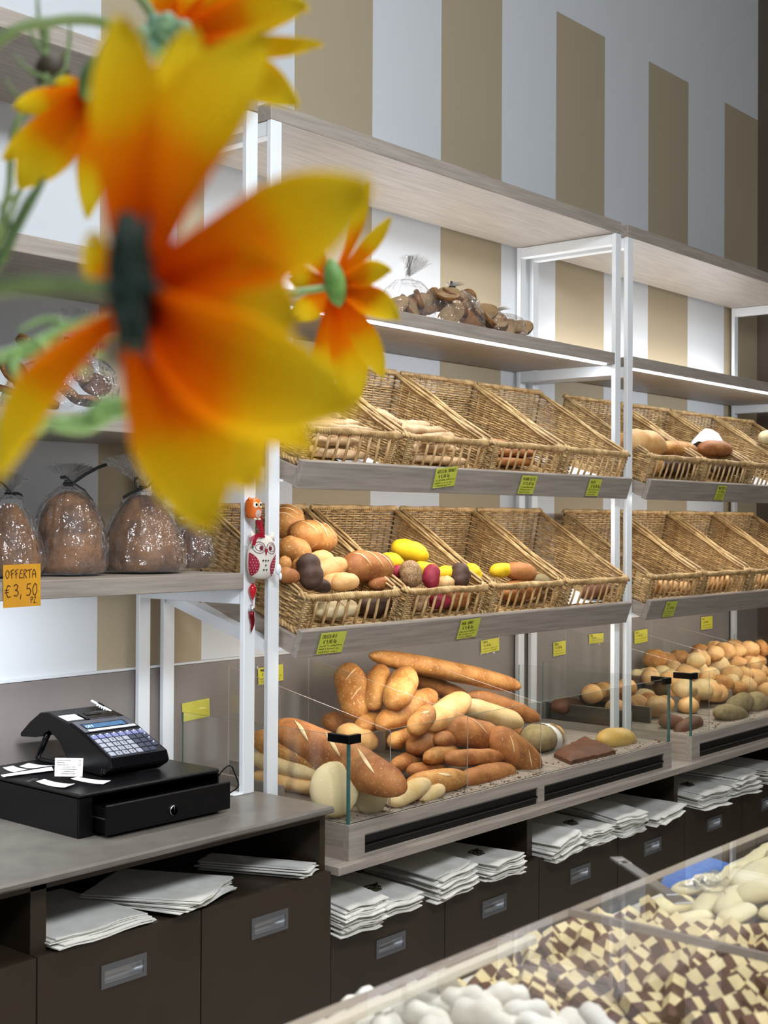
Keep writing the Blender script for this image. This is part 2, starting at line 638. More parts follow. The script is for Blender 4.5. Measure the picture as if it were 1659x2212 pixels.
def basket_parts():
    hw = BW / 2

    def top(v):
        t = max(0, min(1, v / BL))
        return HF + (HB - HF) * (t ** 1.12)
    # plan corners flare slightly upward
    fl = .05

    def side_x(sgn, h):
        return sgn * (hw - .016 + fl * h * .6)

    weave = MB()
    stake = MB()
    pitch = .0065
    rr = .0024

    def wall(P, n_st, hmax, v0=lambda h: 0., v1=lambda h: 1., nrm=None):
        """P(a,h) -> point; rods run along a"""
        rows = int(hmax / pitch)
        for ri in range(rows):
            h = .004 + ri * pitch
            a0, a1 = v0(h), v1(h)
            if a1 - a0 < .06:
                continue
            pts = []
            ns = n_st * 2
            for k in range(ns + 1):
                a = k / ns
                if a < a0 - .5 / ns or a > a1 + .5 / ns:
                    continue
                a_ = min(max(a, a0), a1)
                ph = .0028 * cos(pi * k / 2 * 1. + pi * ri) if k % 2 == 0 else 0
                pts.append(P(a_, h + random.uniform(-.0007, .0007)) + nrm * ph)
            if len(pts) > 1:
                weave.tube(pts, rr * random.uniform(.85, 1.12), 4, cap=False)
        for k in range(n_st + 1):
            a = k / n_st
            hs = [h for h in [i * .004 for i in range(1, 60)] if h < hmax and v0(h) <= a <= v1(h)]
            if hs:
                stake.tube([P(a, 0), P(a, max(hs))], .0027, 5, cap=False)
    back_v = lambda h: BL - .018 + h * .16
    front_v = lambda h: .012
    wall(lambda a, h: Vector((side_x(-1, h) + (side_x(1, h) - side_x(-1, h)) * a, back_v(h), h)), 12, HB, nrm=Vector((0, 1, 0)))
    for sg in (-1, 1):
        def vmin(h):
            if h <= HF:
                return 0.
            t = ((h - HF) / (HB - HF)) ** (1 / 1.12)
            return t
        wall(lambda a, h, sg=sg: Vector((side_x(sg, h), front_v(h) + (back_v(h) - front_v(h)) * a, h)), 12, HB, v0=vmin, nrm=Vector((1, 0, 0)))
    for sg in (-1, 1):     # woven front corners beside the open window
        rows = int(HF / .0052)
        for ri in range(rows):
            h = .004 + ri * .0052
            pts = [Vector((side_x(sg, h), .034, h)), Vector((side_x(sg, h) * .99, .016, h)), Vector((side_x(sg, h) * .97, .008, h)), Vector((side_x(sg, h) * .93, .0065, h)), Vector((side_x(sg, h) * .885, .0065, h))]
            pts = [p + Vector((0, .002 * (-1) ** (ri + i), 0)) for i, p in enumerate(pts)]
            weave.tube(pts, .0027, 5, cap=True)
    base = MB()
    for i in range(58):
        v = .014 + i * (BL - .034) / 57
        base.tube([Vector((-hw + .018 + (BW - .036) * k / 12, v, .004 + .002 * cos(pi * k + pi * i))) for k in range(13)], .0029, 4, cap=False)

    def rope(path, rad, sr, turns, strands=3, closed=False, n=None):
        m = MB()
        N = len(path)
        for s_ in range(strands):
            pts = []
            for i, p in enumerate(path):
                tg = (path[(i + 1) % N if closed else min(i + 1, N - 1)] - path[i - 1 if (closed or i) else 0]).normalized()
                u = tg.cross(Vector((0, 0, 1)))
                u = u.normalized() if u.length > .01 else Vector((1, 0, 0))
                w_ = tg.cross(u)
                an = 2 * pi * (turns * i / N + s_ / strands)
                pts.append(p + (u * cos(an) + w_ * sin(an)) * rad)
            m.tube(pts, sr, 5, cap=not closed, closed=closed)
        return m

    def poly(pts, step=.008):
        out = []
        for a, b in zip(pts, pts[1:]):
            n = max(1, int((b - a).length / step))
            out += [a + (b - a) * (i / n) for i in range(n)]
        return out + [pts[-1]]
    fx = lambda sg, v: side_x(sg, top(v))
    rim_front = rope(poly([Vector((-hw + .012, .03, HF + .002)), Vector((-hw + .02, .008, HF)), Vector((hw - .02, .008, HF)), Vector((hw - .012, .03, HF + .002))]), .0065, .0045, 14)
    sidep = lambda sg: [Vector((fx(sg, v) - sg * .002, v, top(v) + .002)) for v in [.03 + (BL + .012 - .03) * i / 30 for i in range(31)]]
    rim_side = []
    for sg in (-1, 1):
        rm = MB()
        for k, (dx, dz) in enumerate(((0, .001), (.0048, -.004), (-.0048, -.004), (.0015, -.010))):
            rm.tube([p + Vector((dx, 0, dz + .0015 * sin(p.y * 30 + k))) for p in sidep(sg)], .0032, 5)
        rim_side.append(rm)
    yb = back_v(HB)
    rim_back = rope(poly([Vector((-hw + .004, yb, HB + .003)), Vector((hw - .004, yb, HB + .003))]), .0055, .004, 14)
    rim_base = rope(poly([Vector((-hw + .016, BL - .02, .006)), Vector((-hw + .014, .02, .006)), Vector((-hw + .024, .006, .006)), Vector((hw - .024, .006, .006)), Vector((hw - .014, .02, .006)), Vector((hw - .016, BL - .02, .006))]), .006, .0042, 34)
    slat = MB().tube([Vector((0, .0075, .004)), Vector((0.001, .0068, HF * .5)), Vector((-.001, .0075, HF - .004))], .0036, 6)
    return weave, stake, base, rim_front, rim_side, rim_back, rim_base, slat


random.seed(11)
_w, _s, _b, _rf, _rs, _rb, _rbase, _sl = basket_parts()
BK = thing('wicker_basket', 'x', 'basket', group='wicker bread baskets')
stuff(_w.build('basket_weave', M['wicker'], BK, True))
stuff(_s.build('stake_set', M['wickerd'], BK, True))
stuff(_b.build('base_weave', M['wicker'], BK, True))
_rf.build('front_rim', M['wicker'], BK, True)
for r_ in _rs:
    r_.build('side_rim', M['wicker'], BK, True)
_rb.build('back_rim', M['wicker'], BK, True)
_rbase.build('base_rim', M['wicker'], BK, True)
slm = _sl.mesh('front_slat', M['wicker'], True)
for k in range(8):
    o = link('front_slat', slm, BK)
    o.location = (-.128 + .256 * k / 7 + random.uniform(-.003, .003), 0, 0)
    o.rotation_euler = (0, random.uniform(-.06, .06), 0)
BLAB = {(0, 0): ['with pale breadsticks, behind the yellow petals', 'with breadsticks, second from the flowers', 'with brown breadsticks, third from the flowers', 'holding only a white paper sheet, next to the twin posts'],
        (0, 1): ['heaped with crusty brown loaves, beside the owl', 'with yellow, red and seeded rolls', 'with one yellow roll and tan rolls', 'with a flat dark bread on white paper'],
        (1, 0): ['with round pale loaves, just past the twin posts', 'with a white wrapped loaf', 'with white paper, near the frame edge', 'last of the row towards the end wall'],
        (1, 1): ['with small pale rolls, just past the twin posts', 'with pinkish rolls, second past the twin posts', 'with light rolls, near the frame edge', 'last of the row towards the end wall']}
BFR = {}
first = True
for ti in (0, 1):
    for zi in (0, 1):
        x0, x1 = TX[ti]
        stp = (x1 - x0) / 4
        for k in range(4):
            Mx = tray_frame(x0 + stp * (k + .5), TZ[zi]) @ Matrix.Translation((0, .021, -.0185))
            lab = '%s row wicker basket %s' % (('upper', 'lower')[zi], BLAB[(ti, zi)][k])
            BFR[(ti, zi, k)] = Mx
            if first:
                BK.matrix_world = Mx
                BK['label'] = lab
                first = False
            else:
                dup(BK, Mx, lab)

# ------------------------------------------------------------------ cabinets, counter, ledge
def handle(parent, x, y, z, w_=.102, h_=.042):
    """recessed aluminium pull: flat frame with a concave cup"""
    m = MB()
    b = .0075
    for a in ((-w_ / 2, w_ / 2, h_ / 2 - .011, h_ / 2), (-w_ / 2, w_ / 2, -h_ / 2, -h_ / 2 + b), (-w_ / 2, -w_ / 2 + b, -h_ / 2 + b, h_ / 2 - .011), (w_ / 2 - b, w_ / 2, -h_ / 2 + b, h_ / 2 - .011)):
        m.box(a[0], a[1], -.0022, .001, a[2], a[3])
    o = m.build('handle', M['alu'], parent)
    o.location = (x, y, z)
    c = MB()
    zt, zb = h_ / 2 - .011, -h_ / 2 + b
    rows = []
    for i in range(9):
        t = pi * i / 8
        rows.append([Vector((sx * (w_ / 2 - b), .0005 + .014 * sin(t), (zt + zb) / 2 + (zt - zb) / 2 * cos(t))) for sx in (-1, 1)])
    c.grid(rows)
    for sx in (-1, 1):
        c.add([Vector((sx * (w_ / 2 - b), .0005 + .014 * sin(pi * i / 8), (zt + zb) / 2 + (zt - zb) / 2 * cos(pi * i / 8))) for i in range(9)], [tuple(range(9))])
    c.build('cup', M['alub'], o, True)
    return o


def drawer(parent, x0, x1, y, z0, z1, hx, hz, t=.018):
    m = MB()
    g = .0015
    a, b, c, d = hx - .0445, hx + .0445, hz - .0145, hz + .0105
    for q in ((x0 + g, x1 - g, d, z1), (x0 + g, x1 - g, z0, c), (x0 + g, a, c, d), (b, x1 - g, c, d)):
        m.box(q[0], q[1], y, y + t, q[2], q[3])
    o = m.build('drawer_front', M['dark'], parent)
    handle(o, hx, y, hz)
    return o


def cabinet(label, x0, x1, yf, ztop, znf, drawers, hz, wall_t=.016, divs=(), grp='dark brown drawer cabinets', yb=.34, dset=.02, rail=0, yback=None):
    c = thing('drawer_cabinet', label, 'cabinet', (0, 0, 0), group=grp)
    yi = yf + dset
    MB().box(x0, x0 + wall_t, yi, yb, .08, ztop).build('side_panel', M['dark'], c)
    MB().box(x1 - wall_t, x1, yi, yb, .08, ztop).build('side_panel', M['dark'], c)
    MB().box(x0 + wall_t, x1 - wall_t, yf + .0195, yb, znf - .018, znf).build('niche_floor', M['dark'], c)
    MB().box(x0 + wall_t, x1 - wall_t, (yback or yb) - .012, (yback or yb), znf, ztop).build('back_panel', M['dark'], c)
    for d_ in divs:
        MB().box(d_ - wall_t, d_ + wall_t, yi, yb - .012, znf, ztop).build('divider', M['dark'], c)
    if rail:
        MB().box(x0 + wall_t, x1 - wall_t, yi, yi + .018, ztop - rail, ztop).build('top_rail', M['dark'], c)
    MB().box(x0, x1, yf + .06, yf + .075, 0, .08).build('plinth', M['void'], c)
    for a, b in drawers:
        drawer(c, a, b, yf, .085, znf, (a + b) / 2, hz)
    return c


cabinet('dark brown drawer cabinet under the grey counter and cash register', -1.50, -.0105, -.2, .8866, .757, [(-1.480, -1.112), (-1.112, -.744), (-.744, -.376), (-.376, -.0115)], .6885, divs=(-.728,), rail=.022)
for i, x0 in enumerate((.02, .82, 1.62)):
    cabinet(['dark brown low drawer cabinet under the long bread pile', 'dark brown low drawer cabinet under the empty end of the bread case', 'dark brown low drawer cabinet farthest from the counter'][i],
            x0, x0 + .8, -.17, .7488, .618, [(x0, x0 + .4), (x0 + .4, x0 + .8)], .5405, wall_t=.012, dset=.03)
ct = MB()
ct.bbox(-1.75, -.0276, -.2257, .345, .8868, .901, .004)
tag(ct.build('countertop', M['counter']), 'grey stone-effect countertop with rounded front corner under the cash register', 'countertop')
for a, b, lb in ((-.0095, 1.545, 'long oak ledge board below the bread case, nearest length'), (1.5462, 3.2, 'oak ledge board below the second bread case, far length')):
    tag(MB().bbox(a, b, -.219, .345, .749, .7677, .0012).build('ledge_board', M['wood']), lb, 'worktop', 'oak ledge boards')


# ------------------------------------------------------------------ glazed bread cases
def pane(parent, name, pts, axis, t=.005, m='glass', em='edge', edge_sides=None):
    """flat pane from outline points; rim faces are the cut edge"""
    n = Vector(axis) * t
    vs = [Vector(p) for p in pts]
    k = len(vs)
    mb = MB()
    mb.add(vs + [p + n for p in vs], [tuple(range(k))[::-1], tuple(k + i for i in range(k))], 0)
    mb.add(vs + [p + n for p in vs], [(i, (i + 1) % k, k + (i + 1) % k, k + i) for i in range(k)], 1)
    return mb.build(name, [M[m], M[em]], parent)


def bread_case(label, x0, x1, divs, slots):
    c = thing('bread_case', label, 'display case', group='glazed oak bread cases')
    zf, zb, yf, yb = .8451, .7680, -.2021, .343
    # body: front board with two slots, sides, deck
    m = MB()
    za, zc = .7745, .8175
    m.box(x0, x1, yf, yf + .016, zc, zf)
    m.box(x0, x1, yf, yf + .016, zb, za)
    xs = [x0] + [q for s in slots for q in s] + [x1]
    for a, b in zip(xs[0::2], xs[1::2]):
        m.box(a, b, yf, yf + .016, za, zc)
    m.build('front_board', M['wood'], c)
    for a in (x0, x1 - .016):
        MB().box(a, a + .016, yf + .016, yb, zb, zf).build('side_board', M['wood_y'], c)
    MB().box(x0 + .016, x1 - .016, yf + .016, yb, zf - .018, zf - .008).build('deck', M['wood'], c)
    for a, b in slots:
        d = MB().box(a, b, yf + .005, yf + .013, za, zc - .004).build('crumb_drawer', M['void'], c)
        MB().box(a, b, yf + .0012, yf + .006, zc - .0035, zc).build('steel_trim', M['steel'], d)
        MB().tube([(a, yf + .004, za + .018), (b, yf + .004, za + .018)], .0035, 6).build('grip_bar', M['black'], d)
    sm = MB().bbox(-.02, .02, yf + .018, yb - .002, zf - .008, zf + .001, .0015).mesh('deck_slat', M['wood_y'])
    n = int((x1 - x0 - .04) / .046)
    for i in range(n):
        o = link('deck_slat', sm, c)
        o.location = (x0 + .04 + i * (x1 - x0 - .08) / (n - 1), 0, 0)
    gy, gt = -.1975, 1.0335
    pane(c, 'front_pane', [(x0 + .004, gy, zf), (x1 - .004, gy, zf), (x1 - .004, gy, gt), (x0 + .004, gy, gt)], (0, .0045, 0), 1)
    for xx in (x0 + .003, x1 - .0085):
        pane(c, 'side_pane', [(xx, gy + .006, zf), (xx, yb, zf), (xx, yb, gt), (xx, gy + .006, gt)], (.0045, 0, 0), 1)
    # dark green cut edges where the panes meet
    for xx in (x0 + .0025, x1 - .0085):
        MB().box(xx, xx + .006, gy - .0006, gy + .0055, zf, gt).build('corner_edge', M['edge'], c)
    for sg, xx in ((1, x0), (-1, x1)):
        k = MB()
        a, b = sorted((xx + sg * .001, xx + sg * .040))
        k.bbox(a, b, gy - .004, gy + .009, gt - .016, gt + .003, .001)
        a, b = sorted((xx + sg * .000, xx + sg * .012))
        k.bbox(a, b, gy - .0038, gy + .06, gt - .0155, gt + .0029, .001)
        k.build('corner_clip', M['black'], c)
    for xx in divs:
        pane(c, 'divider_pane', [(xx, gy + .008, zf + .001), (xx, yb - .004, zf + .001), (xx, yb - .004, 1.133), (xx, gy + .008, 1.029)], (.003, 0, 0), 1, em='acryl')
        MB().box(xx + .004, xx + .014, .02, yb - .004, zf + .001, .898).build('partition_board', M['wood_y'], c)
    MB().box(x0 + .017, x0 + .029, .02, yb - .004, zf + .001, .898).build('partition_board', M['wood_y'], c)
    return c


bread_case('long oak bread case with glass front, piled with baguettes', .0408, 1.4759, (.191, .479, .794), [(.093, .765), (.795, 1.43)])
bread_case('second oak bread case with glass front, heaped with pale rolls', 1.6035, 3.04, (1.741, 2.033, 2.33), [(1.656, 2.31), (2.34, 2.98)])


# ------------------------------------------------------------------ loaves
def loaf(name, label, A, B, r, kind, cat='bread', flat=.93, bend=0., p=2.4, slashes=0, sl_ang=.9, lump=.05, group=None, up=None, tip=1., q=2., bsl=.13, smat='slash'):
    A, B = Vector(A), Vector(B)
    X = B - A
    Ln = X.length
    X.normalize()
    Z = Vector(up) if up else Vector((0, 0, 1))
    if abs(X.dot(Z)) > .93:
        Z = Vector((-.5, -.8, .1))
    Y = Z.cross(X).normalized()
    Z = X.cross(Y)
    nr, ns = 20, 16
    seed = random.uniform(0, 50)

    def P(t, an, off=0.):
        s = abs(2 * t - 1)
        rad = r * max(0., 1 - s ** p) ** (1 / q)
        lm = 1 + lump * noise.noise(Vector((t * 5 + seed, cos(an) * 1.3, sin(an) * 1.3))) * 2
        y = cos(an) * (rad * lm + off)
        z = sin(an) * (rad * lm * flat + off)
        if z < 0:
            z *= .86
        bz = bend * Ln * (1 - (2 * t - 1) ** 2)
        return Vector(((t - .5) * Ln, y + bz, z))
    rings = []
    for i in range(nr + 1):
        t = .5 - .5 * cos(pi * (i + .35) / (nr + .7))
        t = (t - .002) / (1 - .004)
        t = min(max(t, .0008), .9992)
        rings.append([P(t, 2 * pi * k / ns) for k in range(ns)])
    o = MB().rings(rings).build(name, BR[kind], None, True)
    o.matrix_world = frame((A + B) / 2, X, Y, Z)
    tag(o, label, cat, group)
    for k in range(slashes):
        t0 = .5 + (k - (slashes - 1) / 2) * (.72 / max(slashes, 1))
        rows = []
        for j in range(9):
            u = j / 8
            tt = t0 + (u - .5) * .2
            an = pi / 2 + sl_ang * (u - .5) * 1.7
            w_ = bsl * sin(pi * u) ** .7 + .004
            rows.append([P(min(max(tt, .02), .98), an - w_ + 2 * w_ * q_ / 4, r * (.012 + .03 * (1 - (q_ / 2 - 1) ** 2))) for q_ in range(5)])
        MB().grid(rows).build('score', BR[smat], o, True)
    return o


def pxloaf(label, a, b, wpx, kind, ya, yb=None, ax='Y', **k):
    yb = ya if yb is None else yb
    A = on(ax, ya, *a)
    B = on(ax, yb, *b)
    r = wpx / 2 / px((A + B) / 2) * k.pop('fat', 1.08)
    if k.get('slashes') and not k.get('up'):
        k['up'] = (-.5, -.62, .6)
    k['p'] = k.get('p', 2.4) + .5
    return loaf(k.pop('name', 'loaf'), label, A, B, r, kind, **k)


random.seed(21)
G = 'loaves piled in the long bread case'
pxloaf('long golden baguette lying on top of the whole pile', (798, 1416), (1124, 1484), 46, 'golden', .22, .17, p=3.6, name='baguette', slashes=0, lump=.04, bend=-.02)
pxloaf('golden loaf with two scores standing tilted at the left end of the pile', (748, 1436), (776, 1552), 66, 'golden', .25, .15, p=2.8, slashes=2, up=(-.6, -.75, .2), sl_ang=.5, bsl=.05)
pxloaf('blunt brown loaf upright beside the tilted scored loaf', (824, 1441), (804, 1530), 52, 'golden', .20, .12, p=2.8)
pxloaf('floury golden loaf end pointing forward under the long baguette', (882, 1450), (848, 1526), 60, 'golden', .13, .05, p=3.)
pxloaf('thick golden loaf slanting upward below the floury loaf end', (938, 1500), (818, 1570), 56, 'golden', .14, .06, p=3.2)
pxloaf('brown baguette half hidden directly beneath the long top baguette', (888, 1464), (1013, 1513), 42, 'brown', .24, .21, p=3.4, name='baguette')
pxloaf('pale golden loaf slanting up at the middle of the pile', (1006, 1507), (922, 1572), 58, 'roll', .07, -.01, p=3.)
pxloaf('small golden loaf with a split top under the pale slanting loaf', (930, 1532), (890, 1582), 44, 'golden', .0, -.06, p=2.8, slashes=1, sl_ang=.3)
pxloaf('pale cream loaf lying along the right shoulder of the pile', (990, 1522), (1127, 1564), 48, 'pale', .10, .05, p=3.2)
pxloaf('dark speckled stick loaf sticking out on the right of the pile', (1012, 1500), (1164, 1556), 42, 'brown', .19, .13, p=3.2, bend=-.05, name='baguette')
pxloaf('brown loaf tucked behind the pale cream loaf', (1040, 1560), (1128, 1590), 40, 'brown', .12, .10, p=3.)
pxloaf('fat brown loaf with one score in the middle of the pile', (950, 1572), (1080, 1598), 66, 'brown', -.0, -.03, p=2.6, slashes=1, sl_ang=.5, bsl=.05)
pxloaf('fat brown loaf with pale scores leaning down at the pile right end', (1058, 1580), (1164, 1668), 68, 'brown', -.05, -.13, p=2.6, slashes=2, up=(-.55, -.8, .3), sl_ang=.45, bsl=.05)
pxloaf('slim brown loaf lying flat under the fat scored loaf', (960, 1640), (1085, 1636), 40, 'brown', -.09, -.08, p=3.)
pxloaf('brown loaf lying on the deck at the pile foot', (992, 1688), (1108, 1666), 52, 'brown', -.13, -.11, p=3.)
pxloaf('reddish loaf end pointing at the glass left of centre', (955, 1585), (890, 1618), 58, 'brown', .08, -.04, p=2.8)
pxloaf('small blunt loaf end just right of the reddish loaf end', (1000, 1588), (942, 1602), 42, 'brown', .08, -.05, p=2.8)
pxloaf('narrow loaf end below the small blunt loaf end', (985, 1622), (921, 1640), 40, 'golden', .02, -.1, p=2.8)
pxloaf('shadowed loaf at the foot beside the second divider glass', (925, 1632), (850, 1656), 40, 'brown', .05, -.06, p=2.8)
pxloaf('shadowed loaf low behind the split pale rolls', (960, 1664), (882, 1666), 38, 'brown', -.06, -.08, p=2.8)
pxloaf('split brown loaf with gaping crust near the glass front', (880, 1696), (1006, 1680), 50, 'golden', -.14, -.13, p=2.6, slashes=1, sl_ang=.2)
pxloaf('pale crescent loaf leaning on the split brown loaf', (843, 1738), (926, 1688), 44, 'pale', -.165, -.155, p=2.2)
pxloaf('pale stubby loaf between the crescent loaf and the split loaf', (905, 1727), (957, 1702), 36, 'pale', -.165, -.16, p=2.2)
pxloaf('golden loaf end behind the first divider glass corner', (905, 1585), (845, 1605), 44, 'golden', .09, .02, p=2.8)
pxloaf('golden loaf lower left under the blunt brown loaf', (840, 1540), (775, 1574), 46, 'golden', .17, .12, p=2.8)
pxloaf('big reddish loaf slanting along the left compartment with scores', (590, 1568), (876, 1708), 84, 'brown', .115, .13, ax='X', p=3.2, slashes=3, sl_ang=.5, bsl=.10, name='long_loaf')
pxloaf('tan loaf beneath the big reddish loaf in the left compartment', (545, 1592), (745, 1660), 62, 'golden', .10, .12, ax='X', p=3.2, slashes=1, name='long_loaf')
pxloaf('pale stick loaf third from top in the left compartment', (545, 1636), (700, 1674), 50, 'pale', .095, .10, ax='X', p=3.2, name='long_loaf')
pxloaf('tan stick loaf lowest in the left compartment', (545, 1676), (690, 1704), 40, 'roll', .09, .09, ax='X', p=3.2, name='long_loaf')
pxloaf('pale golden loaf showing over the big reddish loaf', (728, 1578), (815, 1610), 54, 'roll', .16, .10, p=2.6)
pxloaf('dim brown loaf behind the first divider glass', (700, 1556), (788, 1578), 52, 'brown', .27, .24, p=2.8)


def disc(label, c, w_, h_, th, kind, y, yaw=0., tilt=0., name='bread_roll', group=None, p=2.3):
    C_ = on('Y', y, *c)
    k = px(C_)
    a, b = w_ / 2 / k, h_ / 2 / k
    rings = []
    n, nr = 22, 9
    sd = random.uniform(0, 9)
    for i in range(nr + 1):
        v = -1 + 2 * i / nr
        rr = max(.02, 1 - abs(v) ** p) ** (1 / p)
        rings.append([Vector((a * rr * cos(2 * pi * j / n) * (1 + .03 * noise.noise(Vector((cos(2 * pi * j / n) * 2, sin(2 * pi * j / n) * 2, sd)))), v * th / 2, b * rr * sin(2 * pi * j / n))) for j in range(n)])
    o = MB().rings([r_[::-1] for r_ in rings]).build(name, BR[kind], None, True)
    o.location = C_
    o.rotation_euler = (tilt, 0, yaw)
    return tag(o, label, 'bread', group)


disc('large white disc bun standing on edge at the case corner', (722, 1705), 112, 120, .055, 'white', -.135, yaw=-.5, tilt=-.12)
disc('tall white bun leaning beside the green glass corner edge', (800, 1706), 84, 112, .05, 'white', -.15, yaw=-.45, tilt=-.1)
disc('small white bun peeking between the two standing white buns', (789, 1674), 62, 56, .05, 'white', -.09, yaw=-.4)
# right end of the case
pxloaf('yellow round bun alone at the bare end of the long case', (1296, 1599), (1366, 1597), 54, 'bun', -.1, -.1, p=2., q=2., name='round_bun', flat=.9, lump=.02)
cl = loaf('cut_loaf', 'half of a floury loaf in clear film with grey-green crumb showing', on('Y', -.03, 1150, 1596), on('Y', .08, 1194, 1600), .052, 'crumb', p=5, flat=.86)
MB().rings([[Vector((x, cos(2 * pi * k / 20) * r_, sin(2 * pi * k / 20) * r_ * .87)) for k in range(20)] for x, r_ in ((-.05, .0525), (.0, .0545), (.04, .052), (.06, .03))], cap=False).build('floury_crust', BR['sugar'], cl, True)
MB().rings([[Vector((x, cos(2 * pi * k / 16) * r_ * (1 + .06 * ((k * 7) % 3)), sin(2 * pi * k / 16) * r_ * .9)) for k in range(16)] for x, r_ in ((-.072, .03), (-.064, .055), (.0, .058), (.05, .055), (.075, .02))], cap=False).build('film_wrap', M['film'], cl, True)
pxloaf('orange crusted loaf behind the film wrapped half loaf', (1170, 1578), (1214, 1592), 42, 'roll', .14, .12, p=2.4)
fb = MB()
fx = [on('Z', .8465, x, y) for x, y in ((1196, 1636), (1232, 1652), (1330, 1628), (1262, 1600))]
rows = []
for i in range(9):
    a, b = fx[0].lerp(fx[1], i / 8), fx[3].lerp(fx[2], i / 8)
    rows.append([a.lerp(b, j / 10) + Vector((0, 0, .022 + .004 * noise.noise(Vector((i * .9, j * .9, 3))) - (.012 if i in (0, 8) or j in (0, 10) else 0))) for j in range(11)])
fb.grid(rows)
edge = rows[0] + [r_[-1] for r_ in rows[1:]] + rows[-1][-2::-1] + [r_[0] for r_ in rows[-2:0:-1]]
fb.rings([[Vector((p.x, p.y, .8465)) for p in edge], edge], cap=False)
tag(fb.build('flat_bread', BR['dark'], None, True), 'flat dark brown bread slab lying near the round yellow bun', 'bread')

# ------------------------------------------------------------------ bread in the baskets
def bput(key, u, v, n):
    """point inside a basket: u across, v up the slope, n off the base"""
    return BFR[key] @ Vector((u, v, n + .008))


def bloaf(label, a, b, wpx, kind, ya, yb=None, **k):
    return pxloaf(label, a, b, wpx, kind, ya, yb, **k)


random.seed(33)
# first lower basket, located from the photograph with depths inside the basket
for q in (('scored round loaf highest in the basket beside the owl', (596, 1144), (640, 1112), 70, 'golden', .17, .19, 2.4, 3),
          ('glossy scored loaf on the far slope of the loaf basket', (630, 1150), (722, 1168), 66, 'golden', .12, .11, 2.4, 3),
          ('plain golden loaf below the highest scored loaf', (602, 1178), (668, 1204), 62, 'golden', .11, .08, 2.4, 0),
          ('wide brown loaf with a crossed score at the basket right rim', (742, 1222), (844, 1228), 68, 'brown', .035, .02, 2.3, 3),
          ('pale golden roll in the middle of the loaf basket', (682, 1238), (746, 1218), 44, 'roll', .03, .045, 2.3, 1),
          ('small golden roll behind the pale golden roll', (668, 1212), (716, 1206), 40, 'roll', .07, .07, 2.3, 0),
          ('round pale roll at the front rim of the loaf basket', (716, 1260), (772, 1256), 42, 'roll', -.01, -.02, 2.2, 0),
          ('small brown roll at the left rim beside the owl tail', (598, 1216), (628, 1226), 40, 'golden', .06, .04, 2.3, 0),
          ('second small brown roll lower at the left rim', (602, 1240), (644, 1250), 38, 'brown', .0, -.01, 2.3, 0),
          ('golden roll tucked under the plain golden loaf', (636, 1226), (668, 1216), 36, 'golden', .05, .05, 2.3, 0),
          ('tan roll between the dark pointed loaf and the round roll', (700, 1262), (742, 1250), 36, 'roll', .005, .01, 2.3, 0),
          ('brown roll half hidden below the wide crossed loaf', (800, 1264), (838, 1256), 34, 'brown', -.0, .0, 2.3, 0)):
    bloaf(q[0], q[1], q[2], q[3], q[4], q[5], q[6], p=q[7], slashes=q[8], sl_ang=.75, bsl=.085)
bloaf('dark rye pointed loaf standing up at the front rim', (662, 1196), (676, 1275), 50, 'rye', -.0, -.03, p=2.6, lump=.12)
bloaf('dark rye stub lying beside the dark pointed loaf', (668, 1258), (712, 1272), 34, 'rye', -.02, -.03, p=2.4)
bloaf('white floury roll seen through the slats of the loaf basket', (676, 1318), (770, 1312), 44, 'white', -.015, -.02, p=2.5, slashes=1)
bloaf('dark loaf seen through the slats right of the white roll', (776, 1312), (850, 1300), 52, 'rye', -.0, -.01, p=2.5)
# second lower basket: coloured rolls
for q in (('big yellow speckled roll on top of the coloured rolls', (850, 1180), (920, 1204), 50, 'yellow', .10, .085, 2.4),
          ('yellow and tan roll at the back left of the coloured rolls', (822, 1212), (866, 1218), 44, 'yellow', .07, .06, 2.3),
          ('seeded brown roll standing at the front of the coloured rolls', (880, 1212), (894, 1268), 46, 'seed', -.0, -.03, 2.2),
          ('deep red beet roll standing beside the seeded roll', (934, 1220), (930, 1270), 36, 'red', -.01, -.03, 2.2),
          ('long yellow roll lying behind the red roll', (896, 1224), (950, 1240), 34, 'yellow', .045, .03, 2.4),
          ('small yellow roll right of the red roll', (944, 1240), (980, 1236), 32, 'yellow', .02, .02, 2.3),
          ('dark seeded roll standing near the right rim', (992, 1216), (996, 1268), 40, 'rye', -.0, -.02, 2.2),
          ('tan and yellow roll leaning on the right rim', (1008, 1220), (1038, 1262), 38, 'yellow', .02, .0, 2.3),
          ('small tan roll at the front rim of the coloured rolls', (948, 1262), (976, 1258), 32, 'roll', -.01, -.01, 2.2),
          ('red roll tucked behind the seeded roll', (846, 1234), (872, 1238), 30, 'red', .03, .02, 2.3),
          ('dark red roll low behind the slats', (930, 1302), (970, 1298), 36, 'red', -.01, -.01, 2.3),
          ('seeded roll low behind the left slats', (884, 1300), (920, 1306), 46, 'seed', -.01, -.02, 2.3),
          ('brown roll low behind the middle slats', (960, 1296), (1012, 1292), 44, 'brown', -.0, -.0, 2.3)):
    bloaf(q[0], q[1], q[2], q[3], q[4], q[5], q[6], p=q[7], lump=.09)
for q in (('bright yellow roll in the third lower basket', (1062, 1234), (1104, 1232), 34, 'yellow', .02, .02, 2.3),
          ('rounded tan roll beside the bright yellow roll', (1096, 1234), (1152, 1240), 46, 'brown', .005, .0, 2.1),
          ('tan roll low behind the slats of the third basket', (1086, 1282), (1160, 1270), 50, 'brown', -.0, .0, 2.3),
          ('pale roll at the far slat end of the third basket', (1152, 1252), (1194, 1262), 32, 'crumb', .0, .0, 2.3),
          ('flat dark loaf on paper in the fourth lower basket', (1258, 1284), (1312, 1272), 34, 'dark', .0, .0, 3.)):
    bloaf(q[0], q[1], q[2], q[3], q[4], q[5], q[6], p=q[7], lump=.07)
